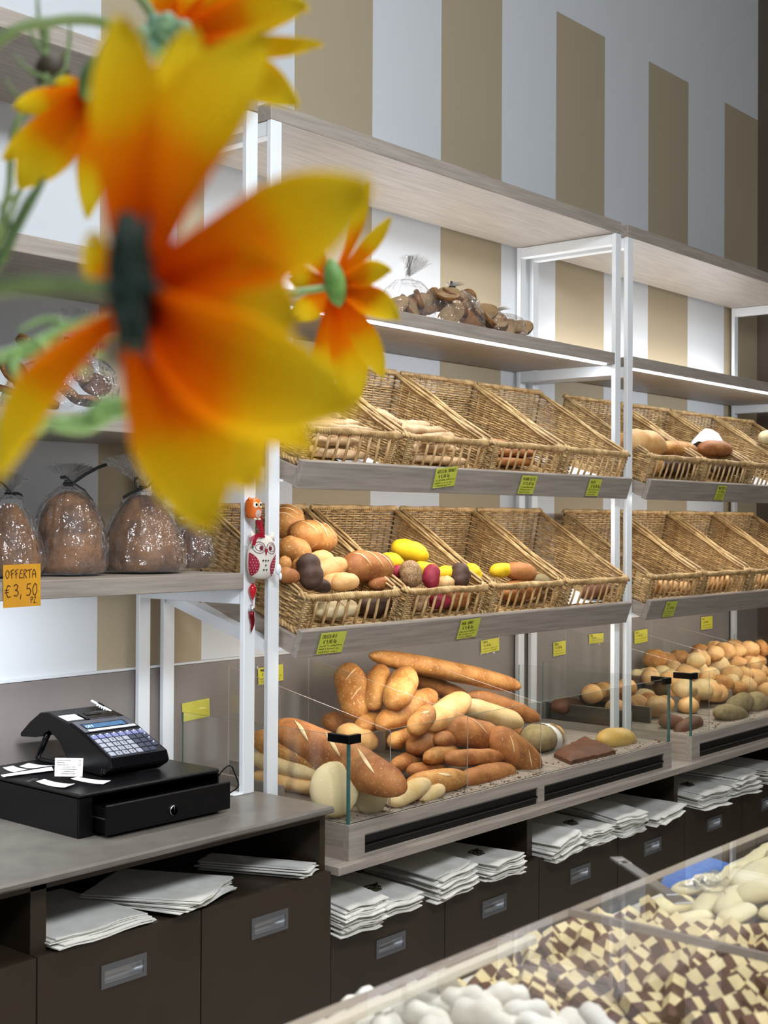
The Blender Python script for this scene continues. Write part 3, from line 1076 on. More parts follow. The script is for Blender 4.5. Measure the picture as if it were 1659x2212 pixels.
# breadsticks in the upper baskets
for k, nst in ((0, 14), (1, 14), (2, 10)):
    lb = ['knobbly floury breadstick in the upper basket behind the petals', 'knobbly floury breadstick in the second upper basket', 'smooth brown breadstick in the third upper basket'][k]
    lays = [(0, 1.)] if k == 2 else [(0, 1.)]
    c = 0
    for i in range(nst):
        row, col = i // 5, i % 5
        v = .045 + col * .028 + random.uniform(-.006, .006) + row * .012
        n = .016 + row * (.026 if k < 2 else .024)
        ln = random.uniform(.17, .24)
        u0 = random.uniform(-.02, .02)
        dv = random.uniform(-.035, .035)
        a = bput((0, 0, k), u0 - ln / 2, v - dv, n + random.uniform(-.004, .006))
        b = bput((0, 0, k), u0 + ln / 2, v + dv, n + random.uniform(-.004, .008))
        loaf('breadstick', lb, a, b, random.uniform(.0105, .0135), 'stick' if k < 2 else 'brown', p=6, lump=.2 if k < 2 else .08, group='breadsticks in upper basket %s' % ('one', 'two', 'three')[k], flat=1.)
bloaf('thick breadstick leaning against the second upper basket wall', (812, 884), (868, 918), 16, 'stick', .06, .0, p=5, name='breadstick', lump=.12)
# upper right baskets
bloaf('round pale loaf in the upper basket just past the posts', (1345, 952), (1430, 966), 62, 'roll', .03, .02, p=2.3, name='round_loaf')
bloaf('long tan loaf beside the round pale loaf', (1424, 970), (1500, 974), 40, 'golden', .03, .04, p=2.4)
bloaf('dark loaf seen through the slats past the posts', (1428, 1010), (1492, 1008), 40, 'rye', .0, .0, p=2.4)
bloaf('tan loaf end at the slats just past the posts', (1406, 996), (1430, 1014), 34, 'roll', -.0, -.02, p=2.2)
bloaf('brown loaf under the white wrapper in the upper basket', (1512, 970), (1575, 972), 40, 'brown', .03, .03, p=2.3)
bloaf('dark loaf seen through the slats of the wrapped loaf basket', (1540, 1014), (1600, 1010), 36, 'rye', .0, .0, p=2.4)
bloaf('white flour dusted round loaf near the picture edge basket', (1644, 944), (1690, 950), 36, 'white', .05, .05, p=2.2)
# lower right baskets: small rolls
for k, lb, kd in ((0, 'small cream roll in the lower basket past the posts', ('white', 'roll', 'pale', 'golden')), (1, 'pinkish roll in the second lower basket past the posts', ('golden', 'roll')), (2, 'light roll in the lower basket near the picture edge', ('pale', 'roll'))):
    for i in range(9):
        u, v = -.115 + (i % 5) * .057 + random.uniform(-.008, .008), .04 + (i // 5) * .05 + random.uniform(-.008, .008)
        a = bput((1, 1, k), u - .026, v + random.uniform(-.015, .015), .024)
        b = bput((1, 1, k), u + .026, v + random.uniform(-.015, .015), .026)
        loaf('small_roll', lb, a, b, random.uniform(.02, .025), random.choice(kd), p=2.2, group='small rolls in lower right baskets %s' % ('one', 'two', 'three')[k])


def sheet_at(label, key, pts, name='paper_sheet'):
    rows = []
    for i in range(7):
        a, b = Vector(pts[0]).lerp(Vector(pts[1]), i / 6), Vector(pts[3]).lerp(Vector(pts[2]), i / 6)
        rows.append([BFR[key] @ (a.lerp(b, j / 6) + Vector((0, 0, .003 * noise.noise(Vector((i, j, 5.5)))))) for j in range(7)])
    m = MB().grid(rows)
    m.grid([[p - Vector((0, 0, .0006)) for p in r_][::-1] for r_ in rows])
    return tag(m.build(name, M['paper'], None, True), label, 'paper')


sheet_at('white paper sheet lining the empty fourth upper basket', (0, 0, 3), [(-.15, .02, .012), (.06, .02, .012), (-.02, .22, .012), (-.15, .24, .014)])
sheet_at('white paper sheet under the flat dark loaf', (0, 1, 3), [(-.15, .02, .012), (.08, .02, .012), (.05, .2, .012), (-.15, .2, .012)])
sheet_at('white paper sheet in the first upper basket', (0, 0, 0), [(-.02, .016, .0115), (.13, .016, .0115), (.14, .1, .0115), (0, .1, .0115)])
sheet_at('white paper sheet in the third basket past the posts', (1, 0, 2), [(-.14, .02, .012), (.14, .02, .012), (.12, .24, .016), (-.14, .24, .016)])
# crumpled white wrapper over the brown loaf
wr = []
c0 = on('Y', .06, 1532, 962)
for i in range(9):
    an = pi * .02 + pi * .9 * i / 8
    wr.append([c0 + Vector((-.075 + .15 * j / 10, .05 * cos(an), -.03 + .088 * sin(an) * (1 - .7 * abs(j / 5 - .9) ** 2.2) + .008 * noise.noise(Vector((i * .8, j * .8, 2))))) for j in range(11)])
tag(MB().grid(wr).build('paper_wrapper', M['paper'], None, True), 'crumpled white wrapper draped on a brown loaf in the upper basket', 'wrapper')

# second bread case: heap of rolls and front loaves
random.seed(8)
for q in (('dark crescent loaf behind the second case corner glass', (1426, 1558), (1478, 1566), 38, 'dark', -.06, -.1, 2.3), ('second dark crescent loaf touching the corner glass', (1462, 1582), (1512, 1556), 36, 'dark', -.13, -.1, 2.3),
          ('olive brown curved roll at the second case front', (1548, 1540), (1608, 1548), 44, 'crumb', -.12, -.13, 2.3), ('curved roll stacked behind the olive brown roll', (1574, 1538), (1618, 1508), 44, 'crumb', -.09, -.1, 2.3),
          ('hollow crusted roll near the picture edge in the second case', (1606, 1528), (1650, 1512), 48, 'crumb', -.08, -.1, 2.2), ('dark roll at the very edge of the second case', (1630, 1530), (1680, 1524), 40, 'dark', -.1, -.1, 2.3),
          ('big dark round loaf at the left of the second case heap', (1262, 1508), (1338, 1500), 62, 'brown', .27, .25, 2.2), ('dark brown loaf far left in the second case', (1196, 1526), (1256, 1528), 42, 'dark', .28, .27, 2.3),
          ('dark loaf in front of the far left dark loaf', (1222, 1536), (1288, 1544), 36, 'dark', .26, .24, 2.3)):
    bloaf(q[0], q[1], q[2], q[3], q[4], q[5], q[6], p=q[7])
rolls = []
for lay in range(3):
    for iy in range(3):
        for ix in range(12):
            X = 1.86 + ix * .098 + (iy % 2) * .045 + lay * .03 + random.uniform(-.03, .03)
            Y = .06 + iy * .098 + lay * .022 + random.uniform(-.026, .026)
            Z = .884 + lay * .050 - .02 * (iy == 0) * lay + random.uniform(-.012, .014)
            if Y > .33 or X > 2.98 or (lay >= 1 and X < 2.02) or (lay == 2 and X < 2.3) or (lay == 3 and (iy == 0 or X < 2.2)) or (lay == 2 and iy == 0 and random.random() < .5):
                continue
            rolls.append((X, Y, Z))
for X, Y, Z in rolls:
    an = random.uniform(0, pi)
    h = random.uniform(.026, .046)
    loaf('heaped_roll', 'pale crusty roll in the heap filling the second bread case', (X - h * cos(an), Y - h * sin(an), Z + random.uniform(-.014, .006)), (X + h * cos(an), Y + h * sin(an), Z + random.uniform(-.01, .016)), random.uniform(.034, .046), random.choice(['roll', 'roll', 'roll', 'golden', 'pale']), p=2.2, lump=.08, group='rolls heaped in the second bread case', flat=.85, slashes=random.choice([0, 0, 1]), bsl=.05)
for i in range(8):
    X = 1.66 + (i % 4) * .075
    loaf('heaped_roll', 'pale roll in the left bin of the second bread case', (X, .10 + (i // 4) * .09, .885 + (i // 4) * .04), (X + .06, .13 + (i // 4) * .09, .89 + (i // 4) * .04), .036, random.choice(['roll', 'golden']), p=2.3, group='rolls in the left bin of the second bread case')

# crumbs fallen on the slatted decks
random.seed(77)
cm_ = MB()
for i in range(420):
    x = random.uniform(.06, 1.46) if i < 280 else random.uniform(1.63, 2.9)
    y = -.19 + abs(random.gauss(0, .06))
    q = random.uniform(.0008, .0026)
    Mx = Matrix.Translation((x, y, .8461 + q * .5)) @ Matrix.Rotation(random.uniform(0, 3), 4, 'Z')
    cm_.box(-q, q, -q * .7, q * .7, -q * .5, q * .5, M=Mx)
cr_ = stuff(cm_.build('bread_crumbs', BR['panet']))
cr_['label'] = 'scattered brown bread crumbs on the slatted case decks'
cr_['category'] = 'crumbs'

# ------------------------------------------------------------------ hand lettering
ST = {'A': [[(0, 0), (.05, .7), (.25, 1), (.45, .7), (.5, 0)], [(.04, .42), (.48, .45)]], 'B': [[(0, 0), (0, 1), (.35, .95), (.38, .7), (.1, .55), (.42, .4), (.4, .05), (0, 0)]], 'C': [[(.45, .9), (.2, 1), (0, .6), (.02, .2), (.2, 0), (.45, .08)]],
      'D': [[(0, 0), (0, 1), (.35, .85), (.45, .5), (.3, .1), (0, 0)]], 'E': [[(.5, .95), (.25, 1), (.15, .75), (.15, .55), (.4, .55)], [(.15, .55), (.0, .3), (.05, .05), (.5, .05)]], 'F': [[(.2, 0), (.2, .85)], [(0, .72), (.15, .95), (.5, 1.05)], [(.05, .45), (.45, .6)]],
      'G': [[(.45, .9), (.2, 1), (0, .5), (.2, 0), (.45, .1), (.45, .45), (.25, .45)]], 'I': [[(.1, 0), (.1, 1)]], 'K': [[(0, 0), (0, 1)], [(.42, 1), (.02, .5), (.45, 0)]], 'L': [[(0, 1), (0, 0), (.4, .02)]], 'M': [[(0, 0), (.05, 1), (.28, .35), (.5, 1), (.55, 0)]],
      'N': [[(0, 0), (0, 1), (.42, 0), (.42, 1)]], 'O': [[(.25, 1), (.02, .75), (0, .3), (.2, 0), (.42, .2), (.48, .7), (.25, 1)]], 'P': [[(.1, 0), (.1, 1), (.42, .95), (.45, .6), (.1, .5)]], 'R': [[(.05, 0), (.05, .95), (.35, 1), (.42, .75), (.1, .5), (.45, 0)]],
      'S': [[(.42, .9), (.2, 1), (.02, .78), (.2, .55), (.42, .3), (.25, 0), (0, .1)]], 'T': [[(.25, 0), (.25, .95)], [(-.1, .88), (.55, 1.02)]], 'U': [[(0, 1), (.02, .2), (.2, 0), (.4, .2), (.42, 1)]], 'Z': [[(.02, .95), (.42, 1), (.0, 0), (.45, .05)]], 'V': [[(0, 1), (.22, 0), (.45, 1)]],
      '0': [[(.22, 1), (0, .6), (.05, .1), (.25, 0), (.42, .35), (.4, .85), (.22, 1)]], '1': [[(0, .7), (.2, 1), (.2, 0)]], '2': [[(.02, .8), (.2, 1), (.4, .8), (.0, 0), (.45, .05)]], '3': [[(.02, .85), (.22, 1), (.42, .82), (.32, .6), (.15, .52), (.38, .42), (.45, .2), (.25, 0), (0, .08)]],
      '5': [[(.42, 1), (.1, .95), (.05, .58), (.3, .62), (.44, .35), (.3, .03), (0, .05)]], '6': [[(.38, 1), (.1, .7), (.0, .3), (.2, 0), (.42, .2), (.3, .45), (.05, .35)]], '7': [[(0, 1), (.42, 1), (.15, 0)]], '8': [[(.2, .55), (.02, .8), (.22, 1), (.4, .8), (.05, .3), (.2, 0), (.42, .25), (.2, .55)]], '9': [[(.38, .7), (.2, .5), (.02, .75), (.2, 1), (.38, .75), (.3, 0)]],
      ',': [[(.08, .12), (.02, -.25)]], '.': [[(.05, 0), (.08, .06)]], '€': [[(.5, .9), (.25, 1), (.1, .7), (.08, .3), (.25, 0), (.5, .06)], [(-.05, .6), (.32, .62)], [(-.05, .4), (.3, .42)]], 'g': [[(.38, .6), (.1, .6), (.02, .2), (.25, .1), (.38, .55), (.36, -.2), (.1, -.3)]], ' ': []}


def strokes(m, txt, x, y, h, wd, w_=None, slope=0.):
    """flat pen strokes in card space"""
    cw = h * .62 if w_ is None else w_
    for i, ch in enumerate(txt):
        for pl_ in ST.get(ch, ()):
            pts = [Vector((x + i * cw + p[0] * cw / .62, y + p[1] * h + slope * (i * cw), 0)) for p in pl_]
            for a, b in zip(pts, pts[1:]):
                d_ = (b - a)
                if d_.length < 1e-6:
                    continue
                d_.normalize()
                n = Vector((-d_.y, d_.x, 0)) * wd / 2
                e = d_ * wd * .35
                m.add([a - n - e, b - n + e, b + n + e, a + n - e], [(0, 1, 2, 3)])


def scribble(m, x, y, ln, h, wd):
    pts = []
    n = int(ln / (h * .7))
    for i in range(n + 1):
        pts.append((x + ln * i / n, y + (h * (.2 + .8 * random.random()) if i % 2 else 0)))
    for a, b in zip(pts, pts[1:]):
        if random.random() < .12:
            continue
        a, b = Vector((*a, 0)), Vector((*b, 0))
        d_ = (b - a).normalized()
        n_ = Vector((-d_.y, d_.x, 0)) * wd / 2
        m.add([a - n_, b - n_, b + n_, a + n_], [(0, 1, 2, 3)])


def card(name, label, O, ux, vy, w_, h_, m, lines=(), scr=(), ink='ink', th=.0008, curl=0., cat='price card', group=None, holder=False):
    """O = lower left corner, ux right, vy up"""
    ux = Vector(ux).normalized()
    nz = ux.cross(Vector(vy)).normalized()
    vy = nz.cross(ux)
    c = MB()
    if curl:
        rows = [[Vector((w_ * j / 8, h_ * i / 4, curl * (2 * j / 8 - 1) ** 2 + curl * .7 * (i / 4) ** 2)) for j in range(9)] for i in range(5)]
        c.grid(rows)
        c.grid([[p - Vector((0, 0, th)) for p in r_][::-1] for r_ in rows])
    else:
        c.box(0, w_, 0, h_, -th, 0)
    o = c.build(name, M[m])
    o.matrix_world = frame(O, ux, vy, nz)
    tag(o, label, cat, group)
    if lines or scr:
        t = MB()
        for (tx, x, y, h, wd) in lines:
            strokes(t, tx, x, y, h, wd)
        for (x, y, ln, h, wd) in scr:
            scribble(t, x, y, ln, h, wd)
        dz = .0006 + (curl * 1.75 if curl > 0 else 0)
        t.v = [(a, b, dz if not curl else curl * (2 * min(max(a / w_, 0), 1) - 1) ** 2 + curl * .7 * (b / h_) ** 2 + .0009) for a, b, _ in t.v]
        t.build('lettering', M[ink], o)
    if holder:
        MB().box(-.008, w_ + .002, -.006, h_ + .004, -.0016, -.0009).build('clear_holder', M['film'], o)
    return o


random.seed(5)


def fascia_card(ti, zi, u, w_, label, l1, l2, lean=0., drop=.0):
    """card taped on the tilted front board: u along the board"""
    F = tray_frame(TX[ti][0], TZ[zi])
    ux = F.to_3x3() @ Vector((1, 0, lean))
    vy = F.to_3x3() @ Vector((-lean, 0, 1))
    O = F @ Vector((u, -.0035, -.058 + drop))
    h = .052
    card('price_card', label, O, ux, vy, w_, h, 'yellow', [(l1, .006, .039, .0078, .0011), (l2, .014, .0265, .0078, .0012)],
         [(.004, .018, w_ - .01, .0042, .0011), (.004, .0108, w_ - .018, .0042, .0011), (.004, .0036, w_ - .022, .004, .0011)], group='yellow price cards on the tray boards', holder=True)


fascia_card(0, 0, .478, .085, 'tilted yellow price card reading grissini on the upper tray board', 'GRISSINI BRUNET', '€ 8,00 Kg', .12, .006)
fascia_card(0, 0, .852, .072, 'yellow price card under the third upper basket', 'MIGNON OLIVE', '€ 12,00 Kg')
fascia_card(0, 0, 1.198, .066, 'yellow price card under the fourth upper basket', 'SALATI', '€ 10,00 Kg')
fascia_card(1, 0, .455, .066, 'yellow price card on the upper board of the far unit', 'PANE RUSTICO', '€ 7,50 Kg')
fascia_card(0, 1, .060, .085, 'yellow price card reading crusca bio on the lower tray board', 'CRUSCA BIO', '€ 9,80 Kg')
fascia_card(0, 1, .582, .082, 'yellow price card below the coloured roll basket', 'MINI KAMUT', '€ 9,50 Kg', .04)
fascia_card(1, 1, .100, .070, 'yellow price card on the lower board of the far unit', 'OLIO', '€ 7,00 Kg')
for i, (p, q, l1, l2, lb, m) in enumerate((((562, 1438), (616, 1480), 'PANE SALE', '€ 3,80 Kg', 'yellow note on the stone panel behind the twin posts', 'lemon'), ((1043, 1380), (1082, 1413), 'CIPOLLA', '€ 6,50 Kg', 'yellow note on the stone panel right of the long baguette', 'lemon'),
                                           ((1199, 1385), (1226, 1418), 'SEGALE', '€ 5,50 Kg', 'yellow note under the fourth lower basket on the stone panel', 'lemon'), ((1276, 1367), (1307, 1391), 'FARRO', '€ 6,00 Kg', 'short yellow note left of the right twin posts', 'lemon'),
                                           ((1374, 1360), (1402, 1391), 'LATTE', '€ 5,00 Kg', 'yellow note right of the right twin posts', 'lemon'), ((1518, 1331), (1542, 1361), 'SOIA', '€ 6,80 Kg', 'yellow note highest on the panel near the end wall', 'lemon'))):
    A, B = on('Y', .368, p[0], q[1]), on('Y', .368, q[0], p[1])
    w_, h = B.x - A.x, B.z - A.z
    O = Vector((A.x, .374, A.z))
    card('price_note', lb, O, (1, 0, random.uniform(-.02, .05)), (0, 0, 1), w_, h, m, [(l1, w_ * .08, h * .76, h * .15, h * .022), (l2, w_ * .15, h * .5, h * .16, h * .024)],
         [(w_ * .06, h * .3, w_ * .85, h * .085, h * .02), (w_ * .06, h * .12, w_ * .8, h * .08, h * .02)], group='yellow notes on the stone panel', holder=True)
A, B = on('Y', .370, 397, 1560), on('Y', .370, 456, 1512)
card('blank_note', 'blank yellow note in crumpled film beside the cash register', (A.x, .374, A.z), (1, 0, .05), (0, 0, 1), B.x - A.x, B.z - A.z, 'lemon', cat='note')
rows = [[Vector((A.x - .004 + (B.x - A.x + .008) * j / 12, .369 + .003 * noise.noise(Vector((i * .9, j * .9, 1))), A.z - .004 + (B.z - A.z + .006) * i / 8)) for j in range(13)] for i in range(9)]
tag(MB().grid(rows).build('film_sleeve', M['film'], None, True), 'crumpled clear sleeve over the blank yellow note', 'sleeve')
A, B = on('Y', -.004, 8, 1316), on('Y', -.004, 89, 1240)
w_, h = B.x - A.x, .0785
card('offer_card', 'orange card reading offerta three fifty on the left shelf edge', (A.x, -.003, A.z + .002), (1, 0, .01), (0, 0, 1), w_, h, 'orangecard', [('OFFERTA', w_ * .06, h * .68, h * .195, h * .018), ('€', w_ * .05, h * .24, h * .28, h * .02), ('3,50', w_ * .27, h * .26, h * .28, h * .021), ('PZ', w_ * .72, h * .08, h * .14, h * .016)], ink='inkb', cat='price card')

# ------------------------------------------------------------------ cash register
random.seed(2)
t = thing('cash_box', 'black steel cash drawer box standing open on the grey counter', 'cash drawer')
X0, X1, Y0, Y1, Z0, Z1 = -.557, -.204, -.063, .30, .9015, .984
m = MB()
m.bbox(X0, X1, Y0, Y1, Z1 - .009, Z1, .003)
m.box(X0, X0 + .004, Y0 + .004, Y1, Z0 + .004, Z1 - .009)
m.box(X1 - .004, X1, Y0 + .004, Y1, Z0 + .004, Z1 - .009)
m.box(X0, X1, Y0 + .004, Y1, Z0, Z0 + .004)
m.box(X0, X1, Y1 - .004, Y1, Z0, Z1)
m.build('housing', M['blackm'], t)
MB().box(X0, X0 + .03, Y0 + .001, Y0 + .006, Z0 + .002, Z1 - .009).build('front_lip', M['blackm'], t)
d = MB()
d.bbox(-.525, -.212, -.104, -.096, .908, .964, .002)
dr = d.build('drawer', M['blackm'], t)
MB().box(-.521, -.518, -.096, .2, .912, .956).box(-.219, -.216, -.096, .2, .912, .956).box(-.521, -.216, -.096, .2, .910, .913).build('drawer_tray', M['blackm'], dr)
for x in (-.44, -.365, -.29):
    MB().box(x - .001, x + .001, -.095, .15, .913, .954).build('partition', M['black'], dr)
MB().box(-.519, -.217, -.04, -.038, .913, .952).build('partition', M['black'], dr)
MB().box(-.521, -.5225, -.1, -.05, .936, .938).build('runner', M['steel'], dr)
lk = MB()
lx, lz = -.366, .9305
for r0, r1, ya, yb in ((.0105, .009, -.104, -.109), (.009, .0062, -.109, -.1085), (.0062, .0062, -.1085, -.107)):
    lk.rings([[Vector((lx + r_ * cos(2 * pi * k / 24), y, lz + r_ * sin(2 * pi * k / 24))) for k in range(24)] for r_, y in ((r0, ya), (r1, yb))])
lo = lk.build('lock', M['steel'], dr, True)
MB().box(lx - .001, lx + .001, -.1098, -.1085, lz - .004, lz + .003).build('keyhole', M['void'], lo)

reg = thing('cash_register', 'small black cash register with blue display on the cash drawer', 'cash register')
REG = Matrix.Translation((-.4273, .0102, .9845)) @ Matrix.Rotation(radians(-3), 4, 'Z')
reg.matrix_world = REG
W_ = .1445
prof = [(.0, .021), (.007, .0385), (.105, .080), (.150, .094), (.199, .1025), (.232, .1095), (.262, .1045), (.30, .082), (.338, .0525)]
under = [(.336, .046), (.275, .051), (.225, .072), (.190, .053), (.160, .020), (.1475, .002), (.03, .001), (.004, .015)]
poly = prof + under
pts = [[Vector((x, y, z)) for y, z in poly] for x in (0, .004, W_ - .004, W_)]
for r_ in (pts[0], pts[3]):
    cy, cz = .13, .055
    for p in r_:
        dv = Vector((0, cy - p.y, cz - p.z))
        p += dv.normalized() * min(.0035, dv.length)
k = len(poly)
m = MB()
vs = [p for r_ in pts for p in r_]
fs = []
for i in range(3):
    for j in range(k):
        fs.append((i * k + j, (i + 1) * k + j, (i + 1) * k + (j + 1) % k, i * k + (j + 1) % k))


def fan(base, flip):
    """triangulated end cheek between the top and bottom profile lines"""
    out = []
    top = list(range(len(prof)))
    bot = [0] + [k - 1 - i for i in range(len(under))]
    i = j = 0
    while i < len(top) - 1 or j < len(bot) - 1:
        if j >= len(bot) - 1 or (i < len(top) - 1 and poly[top[i + 1]][0] <= poly[bot[j + 1]][0]):
            f = (top[i], top[i + 1], bot[j])
            i += 1
        else:
            f = (top[i], bot[j + 1], bot[j])
            j += 1
        if len(set(f)) == 3:
            out.append(tuple(base + q for q in (f if not flip else f[::-1])))
    return out


fs += fan(0, False) + fan(3 * k, True)
m.add(vs, fs)
m.build('body', M['black'], reg)


def top_frame(t0):
    """frame lying on the sloping top at run t0"""
    for (a, za), (b, zb) in zip(prof[1:], prof[2:]):
        if a <= t0 <= b + 1e-6:
            z = za + (zb - za) * (t0 - a) / (b - a)
            y = Vector((0, b - a, zb - za)).normalized()
            return frame((0, t0, z), Vector((1, 0, 0)), y, Vector((1, 0, 0)).cross(y))


F = top_frame(.0075)
kp = MB().bbox(.006, W_ - .006, .001, .096, 0, .0012, .0005, M=F).build('keypad', mat('graphite_plastic', (44, 45, 50), .35), reg)
K1 = mat('grey_keys', (150, 152, 162), .35)
K2 = mat('lilac_keys', (118, 122, 160), .3)
K3 = mat('dark_keys', (66, 68, 82), .35)
KL = emitter('key_indicator_led', (205, 220, 255), 6)
km = [MB().bbox(-.0064, .0064, -.0068, .0068, 0, .0028, .0008).mesh('key', q) for q in (K1, K2, K3)]
lm = MB().box(-.0012, .0012, .0046, .0062, .0029, .0036).mesh('indicator', KL)
for r_ in range(5):
    for c in range(8):
        if r_ == 0 and c == 7:
            continue
        kd = 1 if r_ == 4 else (2 if c > 4 else 0)
        o = link('key', km[kd], reg)
        ww = .0165 * c + .0145
        o.matrix_local = F @ Matrix.Translation((ww, .0115 + r_ * .0168, .0013)) @ (Matrix.Diagonal((1.0, 1, 1, 1)))
        if r_ == 4 or (c == 7 and r_ > 0):
            link('indicator', lm, o)
        if kd == 0 and 1 <= c <= 3 and r_ < 4:
            g = MB()
            strokes(g, ['0', '123', '456', '789'][r_][min(c - 1, 2) if r_ else 0], -.0018, -.003, .006, .0009)
            g.v = [(a, b, .0031) for a, b, _ in g.v]
            g.build('key_digit', M['ink'], o)
F2 = top_frame(.108)
MB().bbox(.008, W_ - .006, -.006, .046, 0, .0008, .0003, M=F2).build('display_bezel', mat('grey_display_bezel', (92, 92, 98), .4), reg)
b2 = MB().box(.018, W_ - .022, .006, .030, .0009, .0013, M=F2).build('display_window', M['void'], reg)
MB().box(.021, W_ - .026, .0085, .0265, .00135, .0017, M=F2).build('display_screen', emitter('blue_display', (92, 150, 205), .75), reg)
tm = MB()
strokes(tm, 'OFF', .024, .011, .010, .0012)
tm.v = [(a, b, .0019) for a, b, _ in tm.v]
tm.v = [tuple(F2 @ Vector(p)) for p in tm.v]
tm.build('display_characters', emitter('white_display_text', (225, 240, 255), 1.6), reg)
lab = MB().box(.020, W_ - .010, -.0045, .0035, .0009, .0013, M=F2).build('label_strip', M['paper'], reg)
tm = MB()
for x in (.03, .055, .085, .105):
    scribble(tm, x, -.002, .016, .003, .0006)
tm.v = [tuple(F2 @ Vector((a, b, .0015))) for a, b, _ in tm.v]
tm.build('label_print', M['ink'], lab)
tm = MB()
strokes(tm, 'EDP', .060, .0365, .0055, .0007)
tm.v = [tuple(F2 @ Vector((a, b, .0011))) for a, b, _ in tm.v]
tm.build('maker_lettering', M['alub'], reg)
F3 = top_frame(.16)
MB().bbox(.05, W_ - .018, -.001, .036, 0, .0022, .001, M=F3).build('printer_lid', M['black'], reg)
F3b = top_frame(.178)
MB().bbox(.062, W_ - .045, .0, .016, .0022, .0034, .0006, M=F3b).build('lid_latch', M['black'], reg)
MB().box(.056, W_ - .022, -.006, -.002, .0, .002, M=F3).build('tear_bar', M['alu'], reg)
F4 = top_frame(.178)
st_ = MB().box(.006, .046, -.014, .022, .0001, .0006, M=F4).build('sticker', M['paper'], reg)
tm = MB()
strokes(tm, '7', .02, -.004, .014, .0009)
scribble(tm, .012, .014, .022, .003, .0006)
tm.v = [tuple(F4 @ Vector((a, b, .0008))) for a, b, _ in tm.v]
tm.build('sticker_print', M['ink'], st_)
m = MB()
for x in (.012, W_ - .028):
    path = [Vector((x, .245, .062)), Vector((x, .268, .03)), Vector((x, .285, .004)), Vector((x, .262, .002)), Vector((x, .20, .003)), Vector((x, .17, .008))]
    m.tube(path, .0065, 8)
m.build('rear_stand', M['black'], reg, True)
tm = MB()
strokes(tm, 'CE', -.006, 0, .0075, .0009, w_=.008)
o = tm.build('side_marking', M['alu'], reg)
o.matrix_local = frame((-.0004, .028, .008), Vector((0, -1, 0)), Vector((0, 0, 1)), Vector((-1, 0, 0)))


def paper_strip(label, P, cat='receipt', curl=0., name='receipt', th=.0004, lines=0):
    """P: 4 corners, counter-clockwise"""
    P = [Vector(p) for p in P]
    rows = []
    for i in range(7):
        a, b = P[0].lerp(P[1], i / 6), P[3].lerp(P[2], i / 6)
        rows.append([a.lerp(b, j / 5) + Vector((0, 0, curl * ((i / 6 - .5) ** 2) * 4)) for j in range(6)])
    m = MB().grid(rows)
    n = (P[1] - P[0]).cross(P[3] - P[0]).normalized() * th
    m.grid([[p - n for p in r_][::-1] for r_ in rows])
    return tag(m.build(name, M['paper'], None, True), label, cat)


zc = .9848
Q = lambda x, y, z=zc: on('Z', z, x, y)
paper_strip('narrow white receipt nearest the drawer edge', [Q(152, 1684), Q(222, 1696), Q(240, 1688), Q(168, 1680)], curl=.002)
paper_strip('white receipt lying at the box left corner edge', [Q(78, 1691), Q(140, 1704), Q(162, 1696), Q(96, 1686)], curl=.003)
paper_strip('white receipt with a blue printed side at the far left', [Q(6, 1660), Q(32, 1670), Q(62, 1663), Q(28, 1656)], curl=.002)
paper_strip('long white receipt running along the box left side', [Q(2, 1677), Q(14, 1680), Q(118, 1667), Q(112, 1659)], curl=.003)
paper_strip('cream paper slip lying behind the long receipt', [Q(42, 1657), Q(78, 1661), Q(118, 1655), Q(62, 1650)], curl=.002)
o = paper_strip('standing printed receipt propped against the register side', [on('Y', .02, 118, 1677), on('Y', .02, 178, 1678), on('Y', .03, 180, 1638), on('Y', .03, 119, 1637)], curl=0, name='till_receipt')
tm = MB()
A, B, D_ = on('Y', .0185, 118, 1677), on('Y', .0185, 178, 1678), on('Y', .0285, 119, 1637)
w0, h0 = (B - A).length, (D_ - A).length
random.seed(3)
for i, (a, ln) in enumerate(((.06, .5), (.06, .28), (.06, .42), (.3, .45), (.2, .6), (.3, .4), (.22, .55))):
    scribble(tm, w0 * a, h0 * (.86 - i * .12), w0 * ln, h0 * .055, .0006)
    if i < 3:
        scribble(tm, w0 * .84, h0 * (.86 - i * .12), w0 * .1, h0 * .055, .0006)
ux, vy = (B - A).normalized(), (D_ - A).normalized()
tm.v = [tuple(A + ux * a + vy * b) for a, b, _ in tm.v]
tm.build('print', M['ink'], o)
cr = on('Z', zc, 66, 1688)
rows = [[cr + Vector((-.012 + .026 * j / 6, -.006 + .012 * i / 5, .001 + .009 * abs(noise.noise(Vector((i * 1.3, j * 1.1, 4)))))) for j in range(7)] for i in range(6)]
tag(MB().grid(rows).build('film_scrap', M['film']), 'tiny scrap of clear film on the drawer box top', 'scrap')
# white clip resting on the register
A, B = REG @ Vector((.088, .272, .112)), REG @ Vector((.158, .21, .104))
A, B = at((REG @ Vector((.1, .24, .1)) - CAM).dot(_d), 197, 1513), at((REG @ Vector((.13, .2, .1)) - CAM).dot(_d), 241, 1537)
X = (B - A).normalized()
Y = Vector((0, 0, 1)).cross(X).normalized()
Fc = frame(A, X, Y, X.cross(Y))
cl = MB()
Lc = (B - A).length
cl.bbox(0, Lc, -.004, .004, -.002, .002, .001, M=Fc)
clo = tag(cl.build('white_clip', M['white']), 'white ribbed clip resting on top of the cash register', 'clip')
for i in range(6):
    MB().bbox(Lc * (.32 + .11 * i), Lc * (.32 + .11 * i) + .003, -.005, .005, -.0045, -.0015, .0008, M=Fc).build('rib', M['white'], clo)
MB().bbox(Lc * .3, Lc * .62, -.0035, .0035, .002, .0042, .001, M=Fc).build('window', M['black'], clo)
